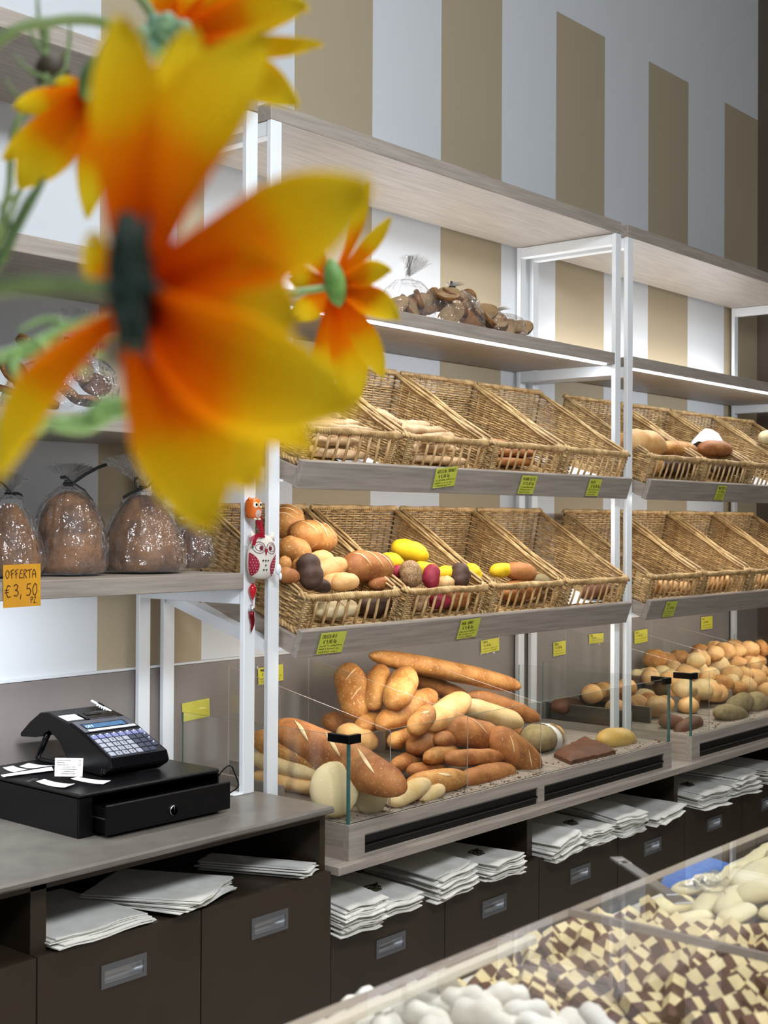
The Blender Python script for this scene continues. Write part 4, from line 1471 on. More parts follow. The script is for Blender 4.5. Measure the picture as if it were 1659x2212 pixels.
# cord looping from the drawer box
cp = [Vector((-.207, .06, .955)), Vector((-.19, .045, .985)), Vector((-.16, .03, 1.01)), Vector((-.135, .02, 1.012)), Vector((-.118, .0, .985)), Vector((-.108, -.02, .945)), Vector((-.115, -.035, .918)), Vector((-.14, -.045, .908)), Vector((-.19, -.03, .905))]
cp = [at((Vector((-.16, .02, .96)) - CAM).dot(_d), x, y) for x, y in ((463, 1690), (478, 1668), (490, 1656), (500, 1655), (506, 1668), (515, 1692), (512, 1702), (498, 1712), (480, 1722))]
sm = []
for i in range(len(cp) - 1):
    p0, p1, p2, p3 = cp[max(i - 1, 0)], cp[i], cp[i + 1], cp[min(i + 2, len(cp) - 1)]
    for q in range(5):
        u = q / 5
        sm.append(.5 * ((2 * p1) + (p2 - p0) * u + (2 * p0 - 5 * p1 + 4 * p2 - p3) * u * u + (3 * p1 - p0 - 3 * p2 + p3) * u ** 3))
tag(MB().tube(sm, .0016, 6).build('power_cord', M['black'], None, True), 'thin black cord looping beside the cash drawer', 'cord')

# ------------------------------------------------------------------ paper bag stacks
random.seed(14)


def bag_stack(label, C, yaw, w_, l_, n, th=.0042, fold=.6, skew=.012, droop=.0, tone='paperw', z=None, motif=False, fan=0., tilt=0.):
    """n folded paper bags; the front edge overhangs; y axis of the stack points back into the niche"""
    t = thing('paper_bag_stack', label, 'paper bags', C, (0, 0, yaw), group='paper stacks in the open niches')
    ph = random.uniform(0, 6)
    for i in range(n):
        dx, dy, da = random.uniform(-skew, skew), random.uniform(-skew, skew), random.uniform(-.04, .04) + fan * (i - n / 2)
        Rz = Matrix.Rotation(da, 3, 'Z')
        up, dn = [], []
        z0 = i * th
        for a in range(7):
            y = -l_ * .5 + l_ * a / 6
            ru, rd = [], []
            for b in range(7):
                x = -w_ / 2 + w_ * b / 6
                wv = .0022 * sin(b * 1.5 + ph + i * .12) * (1 - a / 6) + droop * max(0, (.4 - a / 6)) * -1
                p = Rz @ Vector((x * (1 - .04 * (i % 3)) + dx, y + dy + .0012 * sin(b * 2.1 + i), 0))
                h = z0 + wv + tilt * (b / 6 - .5)
                open_ = .35 + .55 * (a / 6 > .1)
                ru.append(Vector((p.x, p.y, h + th * .74)))
                rd.append(Vector((p.x, p.y, h + th * .12)))
            up.append(ru)
            dn.append(rd)
        m = MB().grid(up)
        m.grid([r_[::-1] for r_ in dn])
        edge = lambda g: g[0] + [r_[-1] for r_ in g[1:]] + g[-1][-2::-1] + [r_[0] for r_ in g[-2:0:-1]]
        m.rings([edge(dn), edge(up)], cap=False)
        m.build('paper_bag', M[tone], t)
    if motif:
        mm = MB()
        zt = n * th + .0016
        for q in range(3):
            pts = [Vector((.012 * cos(a * .5 + q) * (1 + .5 * q) + .01 * sin(a), -l_ * .12 + .022 * sin(a * .5 + q * 2), zt)) for a in range(14)]
            mm.tube(pts, .0014, 4)
        mm.build('printed_motif', M['ink'], t)
    return t


# grey-brown counter cabinet: paper sheets
Zn = .7572


def niche(x, y, z):
    p = on('Z', z, x, y)
    return p


for lb, ctr, yaw, w_, l_, n, kw in (
        ('flat stack of white paper sheets at the left of the counter niche', (-.600, -.075), .03, .225, .25, 6, dict(th=.0035)),
        ('fanned stack of large white paper sheets in the counter niche middle', (-.385, -.082), .42, .20, .24, 8, dict(th=.0026, fan=.03, skew=.006)),
        ('narrow long white paper bags at the right of the counter niche', (-.115, -.080), .42, .075, .24, 5, dict(th=.0042, skew=.008))):
    bag_stack(lb, (ctr[0], ctr[1], Zn + (.008 if n == 8 else 0)), yaw, w_, l_, n, **kw)
Zl = .6183
for lb, x, w_, n, kw in (
        ('tall stack of white bags nearest the counter cabinet', .094, .125, 13, dict(droop=.02, th=.0048)),
        ('low stack of printed white bags second from the counter', .235, .13, 8, dict(droop=.012, th=.0048, motif=True)),
        ('tall stack of white bags third from the counter', .43, .135, 12, dict(droop=.01, th=.0052, tilt=.012)),
        ('printed white bags against the first niche divider', .625, .14, 10, dict(th=.0045, motif=True, fan=.02)),
        ('slanted stack of white bags just past the first divider', .90, .11, 11, dict(th=.0048, tilt=.02, fan=.01)),
        ('stack of white bags under the empty bread case end', 1.055, .115, 10, dict(th=.0048, motif=True)),
        ('tall ragged stack of white bags before the second divider', 1.24, .135, 12, dict(th=.0052, droop=.015, fan=-.02)),
        ('low stack of white bags leaning at the second divider', 1.46, .14, 6, dict(th=.0045, tilt=.016)),
        ('printed white bags just past the second divider', 1.74, .16, 11, dict(th=.0048, motif=True, droop=.015)),
        ('raised stack of white bags with a torn corner past the second divider', 1.98, .17, 12, dict(th=.0052, droop=.012, fan=.02)),
        ('stack of white bags at the picture edge under the second case', 2.22, .16, 11, dict(th=.005))):
    kw['th'] = kw['th'] * .74
    bag_stack(lb, (x, -.205 + .12 + random.uniform(-.012, .006), Zl), random.uniform(-.14, .02), w_, .25, int(n * 1.35), **kw)

# ------------------------------------------------------------------ bagged breads
def lump_bread(name, label, C, prof_, kind, lump=.11, seedv=0., sq=(1, 1)):
    """turned bread with an uneven crust; prof_ = [(radius, height)...]"""
    rings = []
    n = 26
    for r0, z in prof_:
        rings.append([Vector((r0 * sq[0] * cos(2 * pi * k / n) * (1 + lump * noise.noise(Vector((cos(2 * pi * k / n) * 1.6, sin(2 * pi * k / n) * 1.6, z * 22 + seedv))) * 2),
                              r0 * sq[1] * sin(2 * pi * k / n) * (1 + lump * noise.noise(Vector((cos(2 * pi * k / n) * 1.6, sin(2 * pi * k / n) * 1.6, z * 22 + seedv + 7))) * 2), z)) for k in range(n)])
    o = MB().rings(rings).build(name, BR[kind], None, True)
    o.location = C
    return tag(o, label, 'bread')


def bag(label, C, prof_, neck_z, fan, lean=(0, 0), seedv=0., sq=(1, 1), mt='cello', bow=True, group=None, yaw=0.):
    t = thing('cellophane_bag', label, 'bag', C, (0, 0, yaw), group=group)
    n = 46
    rings = []
    zt = prof_[-1][1]
    fine = []
    for (ra, za), (rb_, zb_) in zip(prof_, prof_[1:]):
        fine += [(ra + (rb_ - ra) * q / 3, za + (zb_ - za) * q / 3) for q in range(3)]
    prof_ = fine + [prof_[-1]]
    P = [(r0 + .005, z) for r0, z in prof_[:-2] if r0 > .022 or z < .01] + [(.024, neck_z - .012), (.007, neck_z), (.008, neck_z + .004)]
    for i, (r0, z) in enumerate(P):
        f = max(0, z / neck_z)
        amp = .0065
        rings.append([Vector((lean[0] * f + (r0 * sq[0] + amp * (noise.noise(Vector((cos(2 * pi * k / n) * 4.5, sin(2 * pi * k / n) * 4.5, z * 45 + seedv))) + .25 * (k % 2)) * (r0 > .01)) * cos(2 * pi * k / n),
                              lean[1] * f + (r0 * sq[1] + amp * (noise.noise(Vector((cos(2 * pi * k / n) * 4.5, sin(2 * pi * k / n) * 4.5, z * 45 + seedv + 3))) + .25 * (k % 2)) * (r0 > .01)) * sin(2 * pi * k / n), z)) for k in range(n)])
    MB().rings(rings, cap=False).build('film_body', M[mt], t)
    fr = []
    fh, fw, fl = fan
    for i in range(7):
        f = i / 6
        row = []
        for k in range(25):
            a = (k / 24 - .5) * 2
            zig = (1 if k % 2 else -1) * (.004 + .012 * f) + .008 * noise.noise(Vector((k * .7, f * 3, seedv + 2)))
            row.append(Vector((lean[0] + fl * f + a * (.006 + fw * f), lean[1] + zig, neck_z + .003 + fh * f * (1 - .25 * a * a) + .008 * f * noise.noise(Vector((k * .9, 1, seedv))))))
        fr.append(row)
    MB().grid(fr).build('film_top', M[mt], t)
    if bow:
        b = MB()
        o0 = Vector((lean[0], lean[1], neck_z))

        def strip(pts, w_=.0075, ax=Vector((0, .5, .85))):
            rows = []
            for i, p in enumerate(pts):
                rows.append([Vector(p) - ax * w_ / 2, Vector(p) + ax * w_ / 2])
            b.grid(rows)
        for path in bow:
            strip([o0 + Vector(p) for p in path])
        b.tube([o0 + Vector((.0085 * cos(a * pi / 6), .0085 * sin(a * pi / 6), 0)) for a in range(12)], .0025, 6, closed=True)
        b.build('ribbon', M['ribbon'], t)
    return t


random.seed(6)
LOOP = lambda sx, s=1.: [(sx * s * x, -.012, s * z) for x, z in ((.004, 0), (.018, .014), (.03, .022), (.04, .02), (.042, .008), (.036, -.004), (.03, -.008))]
TAIL = lambda sx, pts: [(sx * x, -.014, z) for x, z in pts]
ZB = 1.3835
dome = lambda r0, h: [(.02, .004), (r0 * .86, .006), (r0 * .98, .02), (r0, h * .32), (r0 * .92, h * .55), (r0 * .78, h * .74), (r0 * .6, h * .88), (r0 * .34, h * .97), (.01, h)]
pear = lambda r0, h: [(.02, .004), (r0 * .9, .006), (r0 * 1.0, .02), (r0 * .98, h * .28), (r0 * .86, h * .48), (r0 * .7, h * .66), (r0 * .54, h * .82), (r0 * .34, h * .94), (.01, h)]
pA = on('Y', .15, 20, 1240)
pB = on('Y', .15, 150, 1240)
pC = on('Y', .15, 302, 1238)
pD = on('Y', .2, 412, 1232)
lump_bread('tall_loaf', 'tall brown loaf in film cut by the picture left edge', (pA.x, .15, ZB), pear(.062, .145), 'panet', seedv=1)
lump_bread('tall_loaf', 'rounded tall brown loaf in film with a long ribbon tail', (pB.x, .15, ZB), dome(.070, .172), 'panet', seedv=4)
lump_bread('tall_loaf', 'pear shaped brown loaf in film nearest the wicker basket', (pC.x + .006, .15, ZB), pear(.088, .168), 'panet', seedv=9)
lump_bread('dark_cake', 'small dark loaf in glossy film behind the pear shaped loaf', (pD.x, .2, ZB), dome(.045, .098), 'dark', seedv=3)
bag('clear bag tied over the loaf at the picture left edge', (pA.x, .15, ZB), pear(.064, .15), .165, (.04, .05, -.02), seedv=1, bow=[LOOP(-1), TAIL(1, [(0, 0), (.01, .0), (.02, -.004)])], group='clear bags on the left shelf')
bag('clear bag with a long black ribbon curling over the rounded loaf', (pB.x, .15, ZB), dome(.072, .177), .188, (.038, .055, .01), lean=(-.012, -.01), seedv=4,
    bow=[[(.0, -.016, .0), (.03, -.016, .018), (.06, -.016, .033), (.085, -.016, .041)], [(0, -.016, 0), (-.02, -.02, .012), (-.034, -.02, .010), (-.03, -.024, -.004), (-.01, -.03, -.004)], [(-.01, -.03, .0), (.006, -.05, -.016), (.018, -.058, -.036), (.026, -.062, -.056), (.032, -.064, -.066)]], group='clear bags on the left shelf')
bag('clear bag with a black bow and wide film fan over the pear loaf', (pC.x + .006, .15, ZB), pear(.091, .173), .186, (.065, .085, -.022), lean=(-.006, -.01), seedv=9,
    bow=[LOOP(1, .95), LOOP(-1, .8), [(0, -.014, 0), (-.03, -.02, -.008), (-.055, -.02, -.018), (-.07, -.02, -.026)]], group='clear bags on the left shelf')
bag('glossy clear wrap around the small dark loaf', (pD.x, .2, ZB), dome(.048, .102), .108, (.012, .02, 0), seedv=3, bow=None, group='clear bags on the left shelf')

# bag of dark and pale slices on the shelf above
ZS = 1.703
slm_ = {}


def slice_mesh(a, b, th, kind):
    key = (a, b, th, kind)
    if key not in slm_:
        n = 20
        rings = []
        for z, f in ((-th / 2, .93), (-th / 2 * .8, 1), (th / 2 * .8, 1), (th / 2, .93)):
            rings.append([Vector((a * f * cos(2 * pi * k / n) * (1 + .05 * sin(3 * 2 * pi * k / n)), b * f * sin(2 * pi * k / n), z + .002 * noise.noise(Vector((k, z * 90, 0))))) for k in range(n)])
        me = MB().rings(rings).mesh('rusk_slice', [BR[kind], BR['panet']], True)
        for p in me.polygons:
            if abs(p.normal.z) < .5:
                p.material_index = 1
        slm_[key] = me
    return slm_[key]


def rusk(label, P, rot, a=.04, b=.026, th=.012, kind='rusk', group=None):
    o = link('rusk_slice', slice_mesh(a, b, th, kind))
    o.location, o.rotation_euler = P, rot
    return tag(o, label, 'bread slice', group)


for i, (x, y, kd, rt) in enumerate(((30, 800, 'dark', (1.3, .3, .2)), (60, 745, 'rusk', (.6, .2, 1.)), (18, 845, 'dark', (.3, .1, .5)), (120, 790, 'dark', (1.2, .6, .8)), (72, 830, 'white', (1.45, .1, .1)), (150, 850, 'dark', (.4, .5, .3)), (178, 800, 'rusk', (1.3, -.4, .4)), (205, 830, 'dark', (1.1, .2, -.3)), (135, 770, 'rusk', (1.2, .5, 1.6)), (96, 868, 'dark', (.1, .2, .3)), (190, 866, 'dark', (.1, .1, 1.)))):
    P = on('Y', .12 + .02 * (i % 3), x, y)
    P.z = max(P.z, ZS + .018)
    rusk('%s toasted slice in the bag on the left shelf behind the foliage' % {'dark': 'dark', 'rusk': 'tan', 'white': 'large whitish'}[kd], P, rt, a=.05 if kd == 'white' else .036, kind=kd, group='%s slices in the left shelf bag' % {'dark': 'dark', 'rusk': 'tan', 'white': 'whitish'}[kd])
pE = on('Y', .13, 120, 870)
bag('clear bag of toasted slices with a black bow behind the green foliage', (pE.x, .135, ZS), [(.10, .004), (.125, .02), (.12, .07), (.1, .1), (.07, .12), (.04, .132)], .14, (.085, .05, .0), lean=(.055, 0), sq=(1., .55), seedv=12, bow=[LOOP(1), LOOP(-1)])

# toasted slices in clear bags on the lit shelf of the middle unit
ZM = 2.0200
random.seed(31)
for i in range(26):
    f = i / 25
    x = 862 + 255 * f + random.uniform(-8, 8)
    y0 = 668 + 46 * f
    hgt = 62 * (1 - abs(f - .42) * 1.25) if f < .95 else 10
    y = y0 - random.uniform(.05, .95) * max(8, hgt)
    P = on('Y', random.uniform(.07, .16), x, y)
    P.z = max(P.z, ZM + .024)
    rusk('brown toasted slice in the clear bags on the lit middle shelf', P, (random.uniform(.5, 1.5), random.uniform(-.7, .7), random.uniform(-1.2, 1.2)), kind=random.choice(['rusk', 'rusk', 'panet']), group='toasted slices on the lit middle shelf')
for i, (xc, w_, yb) in enumerate(((880, .085, 668), (975, .105, 690), (1075, .095, 706))):
    P = on('Y', .12, xc, yb)
    bag(['clear bag of toasted slices beside the orange petals, film puffed up', 'middle clear bag of toasted slices, fullest of the three', 'clear bag of toasted slices lying nearest the twin posts'][i], (P.x, .118, ZM), [(w_ * .8, .004), (w_, .016), (w_ * .97, .05), (w_ * .8, .085 - .02 * (i == 2)), (w_ * .45, .108 - .035 * (i == 2)), (.03, .115 - .04 * (i == 2))],
        .122 - .04 * (i == 2), ((.06, .05, .03) if i == 0 else (.012, .03, .02)), sq=(1, .72), seedv=20 + i, mt='film', bow=[LOOP(-1, .5)] if i == 1 else None, group='clear bags on the lit middle shelf')

# ------------------------------------------------------------------ ornaments on the post
ORG = mat('orange_glaze', (222, 104, 34), .15, c2=(230, 118, 44), scale=60, coat=.6)
CRM = mat('cream_glaze', (226, 214, 184), .2, coat=.5)
LIN = mat('ivory_cloth', (214, 206, 194), .9, c2=(222, 214, 203), scale=300, bump=.2, bscale=900)
RED = mat('wine_red_cloth', (142, 16, 44), .8, c2=(150, 22, 50), scale=200, bump=.1, bscale=900)
RIB = mat('wine_red_ribbon', (150, 12, 40), .4)
SHR = mat('shiny_red', (196, 14, 30), .12, coat=.8)
DKR = mat('dark_metallic_red', (128, 10, 22), .2, .6)
CHR = mat('chrome', (210, 212, 215), .12, 1)
PUP = mat('maroon_thread', (92, 14, 40), .8)


def ellipsoid(m, c, rx, ry, rz, n=16, k=10, sq=2.0, mi=0):
    rings = []
    for i in range(k + 1):
        a = -pi / 2 + pi * (i + .02) / (k + .04)
        ca, sa = max(cos(a), .01), sin(a)
        ex = 2 / sq
        rings.append([Vector((c[0] + rx * ca ** ex * (abs(cos(2 * pi * j / n)) ** ex) * (1 if cos(2 * pi * j / n) >= 0 else -1), c[1] + ry * ca ** ex * (abs(sin(2 * pi * j / n)) ** ex) * (1 if sin(2 * pi * j / n) >= 0 else -1), c[2] + rz * (abs(sa) ** ex) * (1 if sa >= 0 else -1))) for j in range(n)])
    m.rings(rings, mi=mi)


def decal(parent, name, pts, m, surf):
    """flat patch whose points follow surf(x, z) -> y"""
    mb = MB()
    c = sum((Vector((p[0], 0, p[1])) for p in pts), Vector()) / len(pts)
    out = [Vector((p[0], surf(p[0], p[1]), p[1])) for p in pts]
    cc = Vector((c.x, surf(c.x, c.z) - .0004, c.z))
    k = len(out)
    mb.add(out + [cc], [(i, (i + 1) % k, k) for i in range(k)])
    return mb.build(name, m, parent)


circ = lambda x, z, rx, rz, n=18: [(x + rx * cos(2 * pi * i / n), z + rz * sin(2 * pi * i / n)) for i in range(n)]
# orange owl
O1 = on('Y', -.0175, 547, 1099)
ow = thing('owl_figurine', 'small glossy orange ceramic owl fixed high on the white post', 'ornament', O1)
m = MB()
ellipsoid(m, (0, 0, 0), .0155, .0165, .0235, sq=3.4)
for sx in (-1, 1):
    m.rings([[Vector((sx * .0095 + .005 * f * cos(2 * pi * k / 8), .002 + .005 * f * sin(2 * pi * k / 8), .019 + z)) for k in range(8)] for f, z in ((1, 0), (.55, .004), (.05, .0075))])
m.build('body', ORG, ow, True)
sf = lambda x, z: -.0165 * max(0., (1 - abs(x / .0156) ** 3.4 - abs(z / .0236) ** 3.4)) ** (1 / 3.4) - .0006
for sx in (-1, 1):
    e = decal(ow, 'eye', circ(sx * .0068, .0085, .0062, .0066), CRM, sf)
    decal(e, 'pupil', circ(sx * .0062, .0088, .0028, .003), M['black'], lambda x, z: sf(x, z) - .0008)
decal(ow, 'belly', circ(0, -.0105, .0085, .0095), mat('pale_pink_glaze', (214, 178, 166), .2, coat=.5), sf)
for sx in (-1, 1):
    ft = MB()
    ellipsoid(ft, (sx * .006, -.012, -.0225), .004, .005, .0028, 10, 6)
    ft.build('foot', CRM, ow, True)
# cloth owl with ribbon
O2 = on('Y', -.022, 564, 1203)
wl = thing('cloth_owl', 'stuffed ivory cloth owl with dotted wine red wings hanging on the post', 'ornament', O2, (0, .05, -.12))
RX, RY, RZ = .0375, .0165, .049


def owl_r(z):
    f = z / RZ
    return RX * (1 - .16 * max(0, f) ** 1.5) * max(0., 1 - abs(f) ** 3.2) ** (1 / 3.2)


def owl_y(x, z):
    r0 = owl_r(z)
    return -RY * sqrt(max(0., 1 - (x / max(r0, .001)) ** 2)) * max(0., 1 - abs(z / RZ) ** 2.6) ** .4 - .0006


m = MB()
rings = []
for i in range(17):
    z = RZ * sin(-pi / 2 * .985 + pi * .985 * i / 16)
    r0 = max(owl_r(z), .003)
    dpt = RY * max(0.02, 1 - abs(z / RZ) ** 2.6) ** .4
    rings.append([Vector((r0 * cos(2 * pi * k / 24), dpt * sin(2 * pi * k / 24), z)) for k in range(24)])
m.rings(rings)
m.build('body', LIN, wl, True)
for sx in (-1, 1):
    er = MB()
    er.rings([[Vector((sx * (.024 + q) + s_ * cos(2 * pi * k / 10), s_ * .6 * sin(2 * pi * k / 10), z)) for k in range(10)] for s_, z, q in ((.010, .036, 0), (.0075, .046, .002), (.002, .056, .005))])
    er.build('ear', LIN, wl, True)
    wg = [(sx * .0395, .010), (sx * .030, .006), (sx * .019, -.006), (sx * .015, -.022), (sx * .019, -.036), (sx * .027, -.0445), (sx * .034, -.036), (sx * .0385, -.022)]
    wm = MB()
    rows = []
    for i in range(13):
        z = .008 - .05 * i / 12
        xi = .0145 + .022 * (abs((z + .020) / .029) ** 2.2)
        xo = min(owl_r(z) * .985, .0385)
        xi = min(xi, xo - .0005)
        rows.append([Vector((sx * (xi + (xo - xi) * j / 5), owl_y(xi + (xo - xi) * j / 5, z) - .0006, z)) for j in range(6)])
    wm.grid(rows)
    wgo = wm.build('wing', RED, wl, True)
    dm = MB()
    for a in range(4):
        for b in range(7):
            x, z = .0185 + a * .0052 + (b % 2) * .0026, .0 - b * .0062
            xi = .0155 + .022 * (abs((z + .020) / .029) ** 2.2)
            if x > xi and x < owl_r(z) * .97:
                y = owl_y(x, z) - .0014
                dm.add([Vector((sx * x + .0008 * cos(k * pi / 3), y, z + .0008 * sin(k * pi / 3))) for k in range(6)], [tuple(range(6))])
    dm.build('white_dots', M['paper'], wgo)
    ey = MB()
    ce = (sx * .0165, .020)
    for rr, wd in ((.0145, .0009), (.0085, .0007)):
        ey.tube([Vector((ce[0] + rr * cos(2 * pi * k / 24), owl_y(ce[0] + rr * cos(2 * pi * k / 24), ce[1] + rr * .85 * sin(2 * pi * k / 24)) - .0004, ce[1] + rr * .85 * sin(2 * pi * k / 24))) for k in range(24)], wd / 1.6, 4, closed=True)
    for k in range(9):
        a = (pi * .5 + sx * (.1 + k * .3)) if sx < 0 else (pi * .5 - .1 - k * .3)
        p0 = (ce[0] + .0095 * cos(a), ce[1] + .0082 * sin(a))
        p1 = (ce[0] + .0125 * cos(a), ce[1] + .0106 * sin(a))
        ey.tube([Vector((p0[0], owl_y(*p0) - .0004, p0[1])), Vector((p1[0], owl_y(*p1) - .0004, p1[1]))], .0004, 4)
    eo = ey.build('eye', PUP, wl)
    decal(eo, 'pupil', circ(sx * .0125, .0195, .0045, .0045), PUP, lambda x, z: owl_y(x, z) - .0008)
decal(wl, 'beak', [(-.0045, .018), (.0045, .018), (.0008, .004), (-.0008, .004)], RED, lambda x, z: owl_y(x, z) - .0012)
for x, z in ((-.007, -.008), (.0, -.008), (.007, -.0075), (.001, -.018), (-.003, -.028), (.0045, -.028)):
    decal(wl, 'heart', [(x, z - .0026), (x - .0026, z + .0006), (x - .002, z + .002), (x - .0006, z + .002), (x, z + .001), (x + .0006, z + .002), (x + .002, z + .002), (x + .0026, z + .0006)], mat('dark_green_print', (40, 58, 52), .8) if 'dark_green_print' not in bpy.data.materials else bpy.data.materials['dark_green_print'], lambda x, z: owl_y(x, z) - .0008)
rb = MB()


def ribbon(pts, w_, axis=(1, 0, 0)):
    ax = Vector(axis) * w_ / 2
    rb.grid([[Vector(p) - ax, Vector(p) + ax] for p in pts])
    rb.grid([[Vector(p) + ax + Vector((0, .0006, 0)), Vector(p) - ax + Vector((0, .0006, 0))] for p in pts])


ribbon([(-.012, -.006, .088), (-.011, -.009, .070), (-.008, -.012, .052), (-.006, -.014, .042)], .009)
ribbon([(-.020, -.004, .080), (-.016, -.008, .066), (-.010, -.012, .052)], .006)
ribbon([(-.010, -.015, .046), (-.022, -.017, .047), (-.034, -.018, .042), (-.043, -.014, .036)], .010, (.2, 0, 1))
ribbon([(-.026, -.019, .044), (-.034, -.020, .036), (-.036, -.019, .024)], .009)
rb.build('ribbon', RIB, wl)
tg = MB()
ellipsoid(tg, (.046, -.004, -.026), .008, .004, .012, 12, 8)
ellipsoid(tg, (.052, -.005, -.041), .0042, .003, .008, 10, 6)
tg.build('white_charm', M['white'], wl, True)
# balloon and horn charms
O3 = on('Y', -.0085, 546, 1278)
bl = thing('heart_charm', 'shiny red balloon shaped charm on the white post', 'ornament', O3)
m = MB()
m.rings([[Vector((r0 * cos(2 * pi * k / 16), r0 * .8 * sin(2 * pi * k / 16), z)) for k in range(16)] for r0, z in ((.0015, -.018), (.004, -.013), (.0072, -.006), (.0092, .002), (.0088, .009), (.006, .0135), (.0015, .0155))])
m.build('body', SHR, bl, True)
MB().tube([(0, 0, -.016), (-.002, -.001, -.026), (-.003, -.001, -.036)], .0005, 5).build('string', SHR, bl)
for a in (-1, 0, 1):
    MB().tube([(0, 0, .0145), (a * .004, -.001, .018)], .0012, 5).build('leaf', SHR, bl)
O4 = on('Y', -.0075, 543, 1338)
ch = thing('horn_charm', 'dark red lucky horn charm with a silver crown cap below the red charm', 'ornament', O4)
path = [Vector((.001, 0, .019)), Vector((.001, 0, .008)), Vector((.0035, 0, -.003)), Vector((.004, 0, -.012)), Vector((.001, 0, -.021)), Vector((-.0005, 0, -.029))]
MB().tube(path, [.0062, .006, .005, .0038, .0024, .0006], 14).build('horn', DKR, ch, True)
c = MB()
c.rings([[Vector((.001 + r0 * cos(2 * pi * k / 16), r0 * sin(2 * pi * k / 16), z + (.0015 if (k % 4 == 0 and z > .023) else 0))) for k in range(16)] for r0, z in ((.0068, .0175), (.007, .022), (.0062, .0255), (.0025, .0265), (.0018, .032))])
c.build('cap', CHR, ch, True)
MB().tube([Vector((.001 + .002 * cos(a * pi / 5), 0, .034 + .0025 * sin(a * pi / 5))) for a in range(10)], .0006, 5, closed=True).build('ring', CHR, ch)
# ------------------------------------------------------------------ cookie counter
GZ = 1.2055
GY = -1.5453
BY = -1.470
cc = thing('cookie_counter', 'glass topped cookie counter in front with trays of cookies', 'display case')
MB().box(-2.9, 1.2, BY, BY + .012, .0, 1.136).build('back_panel', mat('warm_white_panel', (226, 222, 210), .4), cc)
MB().box(-2.9, 1.2, -2.42, BY, 1.055, 1.072).build('deck', mat('cream_deck', (224, 218, 204), .35), cc)
MB().box(-2.9, 1.2, -2.44, -2.42, .0, 1.150).build('front_panel', M['dark'], cc)
for a, b in ((-2.9, -1.2062), (-1.2030, 1.2)):
    pane(cc, 'glass_top', [(a, GY, GZ - .006), (a, -2.44, GZ - .006), (b, -2.44, GZ - .006), (b, GY, GZ - .006)], (0, 0, .006), 1, m='glasstop', em='acryl')
MB().box(-1.2055, -1.2037, -2.43, GY, GZ - .006, GZ - .0003).build('seam_gasket', M['acryl'], cc)
MB().bbox(-2.9, -1.26, GY - .0075, GY + .0006, GZ - .0125, GZ - .0065, .001).build('edge_profile', mat('cream_edge_profile', (240, 232, 214), .4), cc)
for x in (-2.6, -1.9, -.62, .3):
    MB().tube([(x, BY + .006, 1.135), (x, BY + .006, 1.168), (x, GY - .003, GZ - .0125)], .004, 8).build('glass_standoff', M['steel'], cc)
area('cookie_case_light', (-1.25, -1.92, GZ - .014), (-1.25, -1.90, 0), 1.6, .02, 10, (1, .96, .88))


def cookie_tray(label, x0, x1):
    t = thing('cookie_tray', label, 'tray', (0, 0, 0), group='cookie trays')
    y0, y1, z0, z1 = -2.3, BY - .006, 1.0725, 1.110
    dk = mat('slate_plastic', (74, 68, 74), .35) if 'slate_plastic' not in bpy.data.materials else bpy.data.materials['slate_plastic']
    MB().box(x0, x1, y0, y1, z0, z0 + .003).build('tray_base', dk, t)
    w_ = MB()
    w_.bbox(x0, x0 + .005, y0, y1, z0, z1, .001)
    w_.bbox(x1 - .005, x1, y0, y1, z0, z1, .001)
    w_.bbox(x0, x1, y0, y0 + .005, z0, z1, .001)
    w_.bbox(x0, x1, y1 - .005, y1, z0, z1, .001)
    w_.build('tray_wall', dk, t)


cookie_tray('slate plastic tray of sugar dusted flower cookies', -1.50, -1.287)
cookie_tray('slate plastic tray of checkerboard cookies', -1.281, -1.008)
cookie_tray('slate plastic tray of pale finger biscuits', -1.002, -.56)


def checker_mesh():
    n, sz, th = 4, .043, .0095
    c = sz / n
    m = MB()
    wob = lambda i, j: Vector((.0011 * noise.noise(Vector((i * 1.7, j * 1.3, 2))), .0011 * noise.noise(Vector((i * 1.1, j * 1.9, 8))), 0))
    rnd = lambda p: p * (1 - .10 * max(0, (p.length / (sz * .5)) - 1))
    P = lambda i, j, z: rnd(Vector((-sz / 2 + i * c, -sz / 2 + j * c, 0)) + wob(i, j)) + Vector((0, 0, z))
    for i in range(n):
        for j in range(n):
            k = (i + j) % 2
            m.add([P(i, j, th / 2), P(i + 1, j, th / 2), P(i + 1, j + 1, th / 2), P(i, j + 1, th / 2)], [(0, 1, 2, 3)], k)
            m.add([P(i, j, -th / 2), P(i + 1, j, -th / 2), P(i + 1, j + 1, -th / 2), P(i, j + 1, -th / 2)], [(3, 2, 1, 0)], k)
    for i in range(n):
        for a, b, k in (((i, 0), (i + 1, 0), i % 2), ((n, i), (n, i + 1), (n - 1 + i) % 2), ((n - i, n), (n - i - 1, n), (n - i - 1 + n - 1) % 2), ((0, n - i), (0, n - i - 1), (n - i - 1) % 2)):
            m.add([P(*a, -th / 2), P(*b, -th / 2), P(*b, th / 2), P(*a, th / 2)], [(0, 1, 2, 3)], k)
    return m.mesh('checker_cookie', [BR['vanilla'], BR['cocoa']])


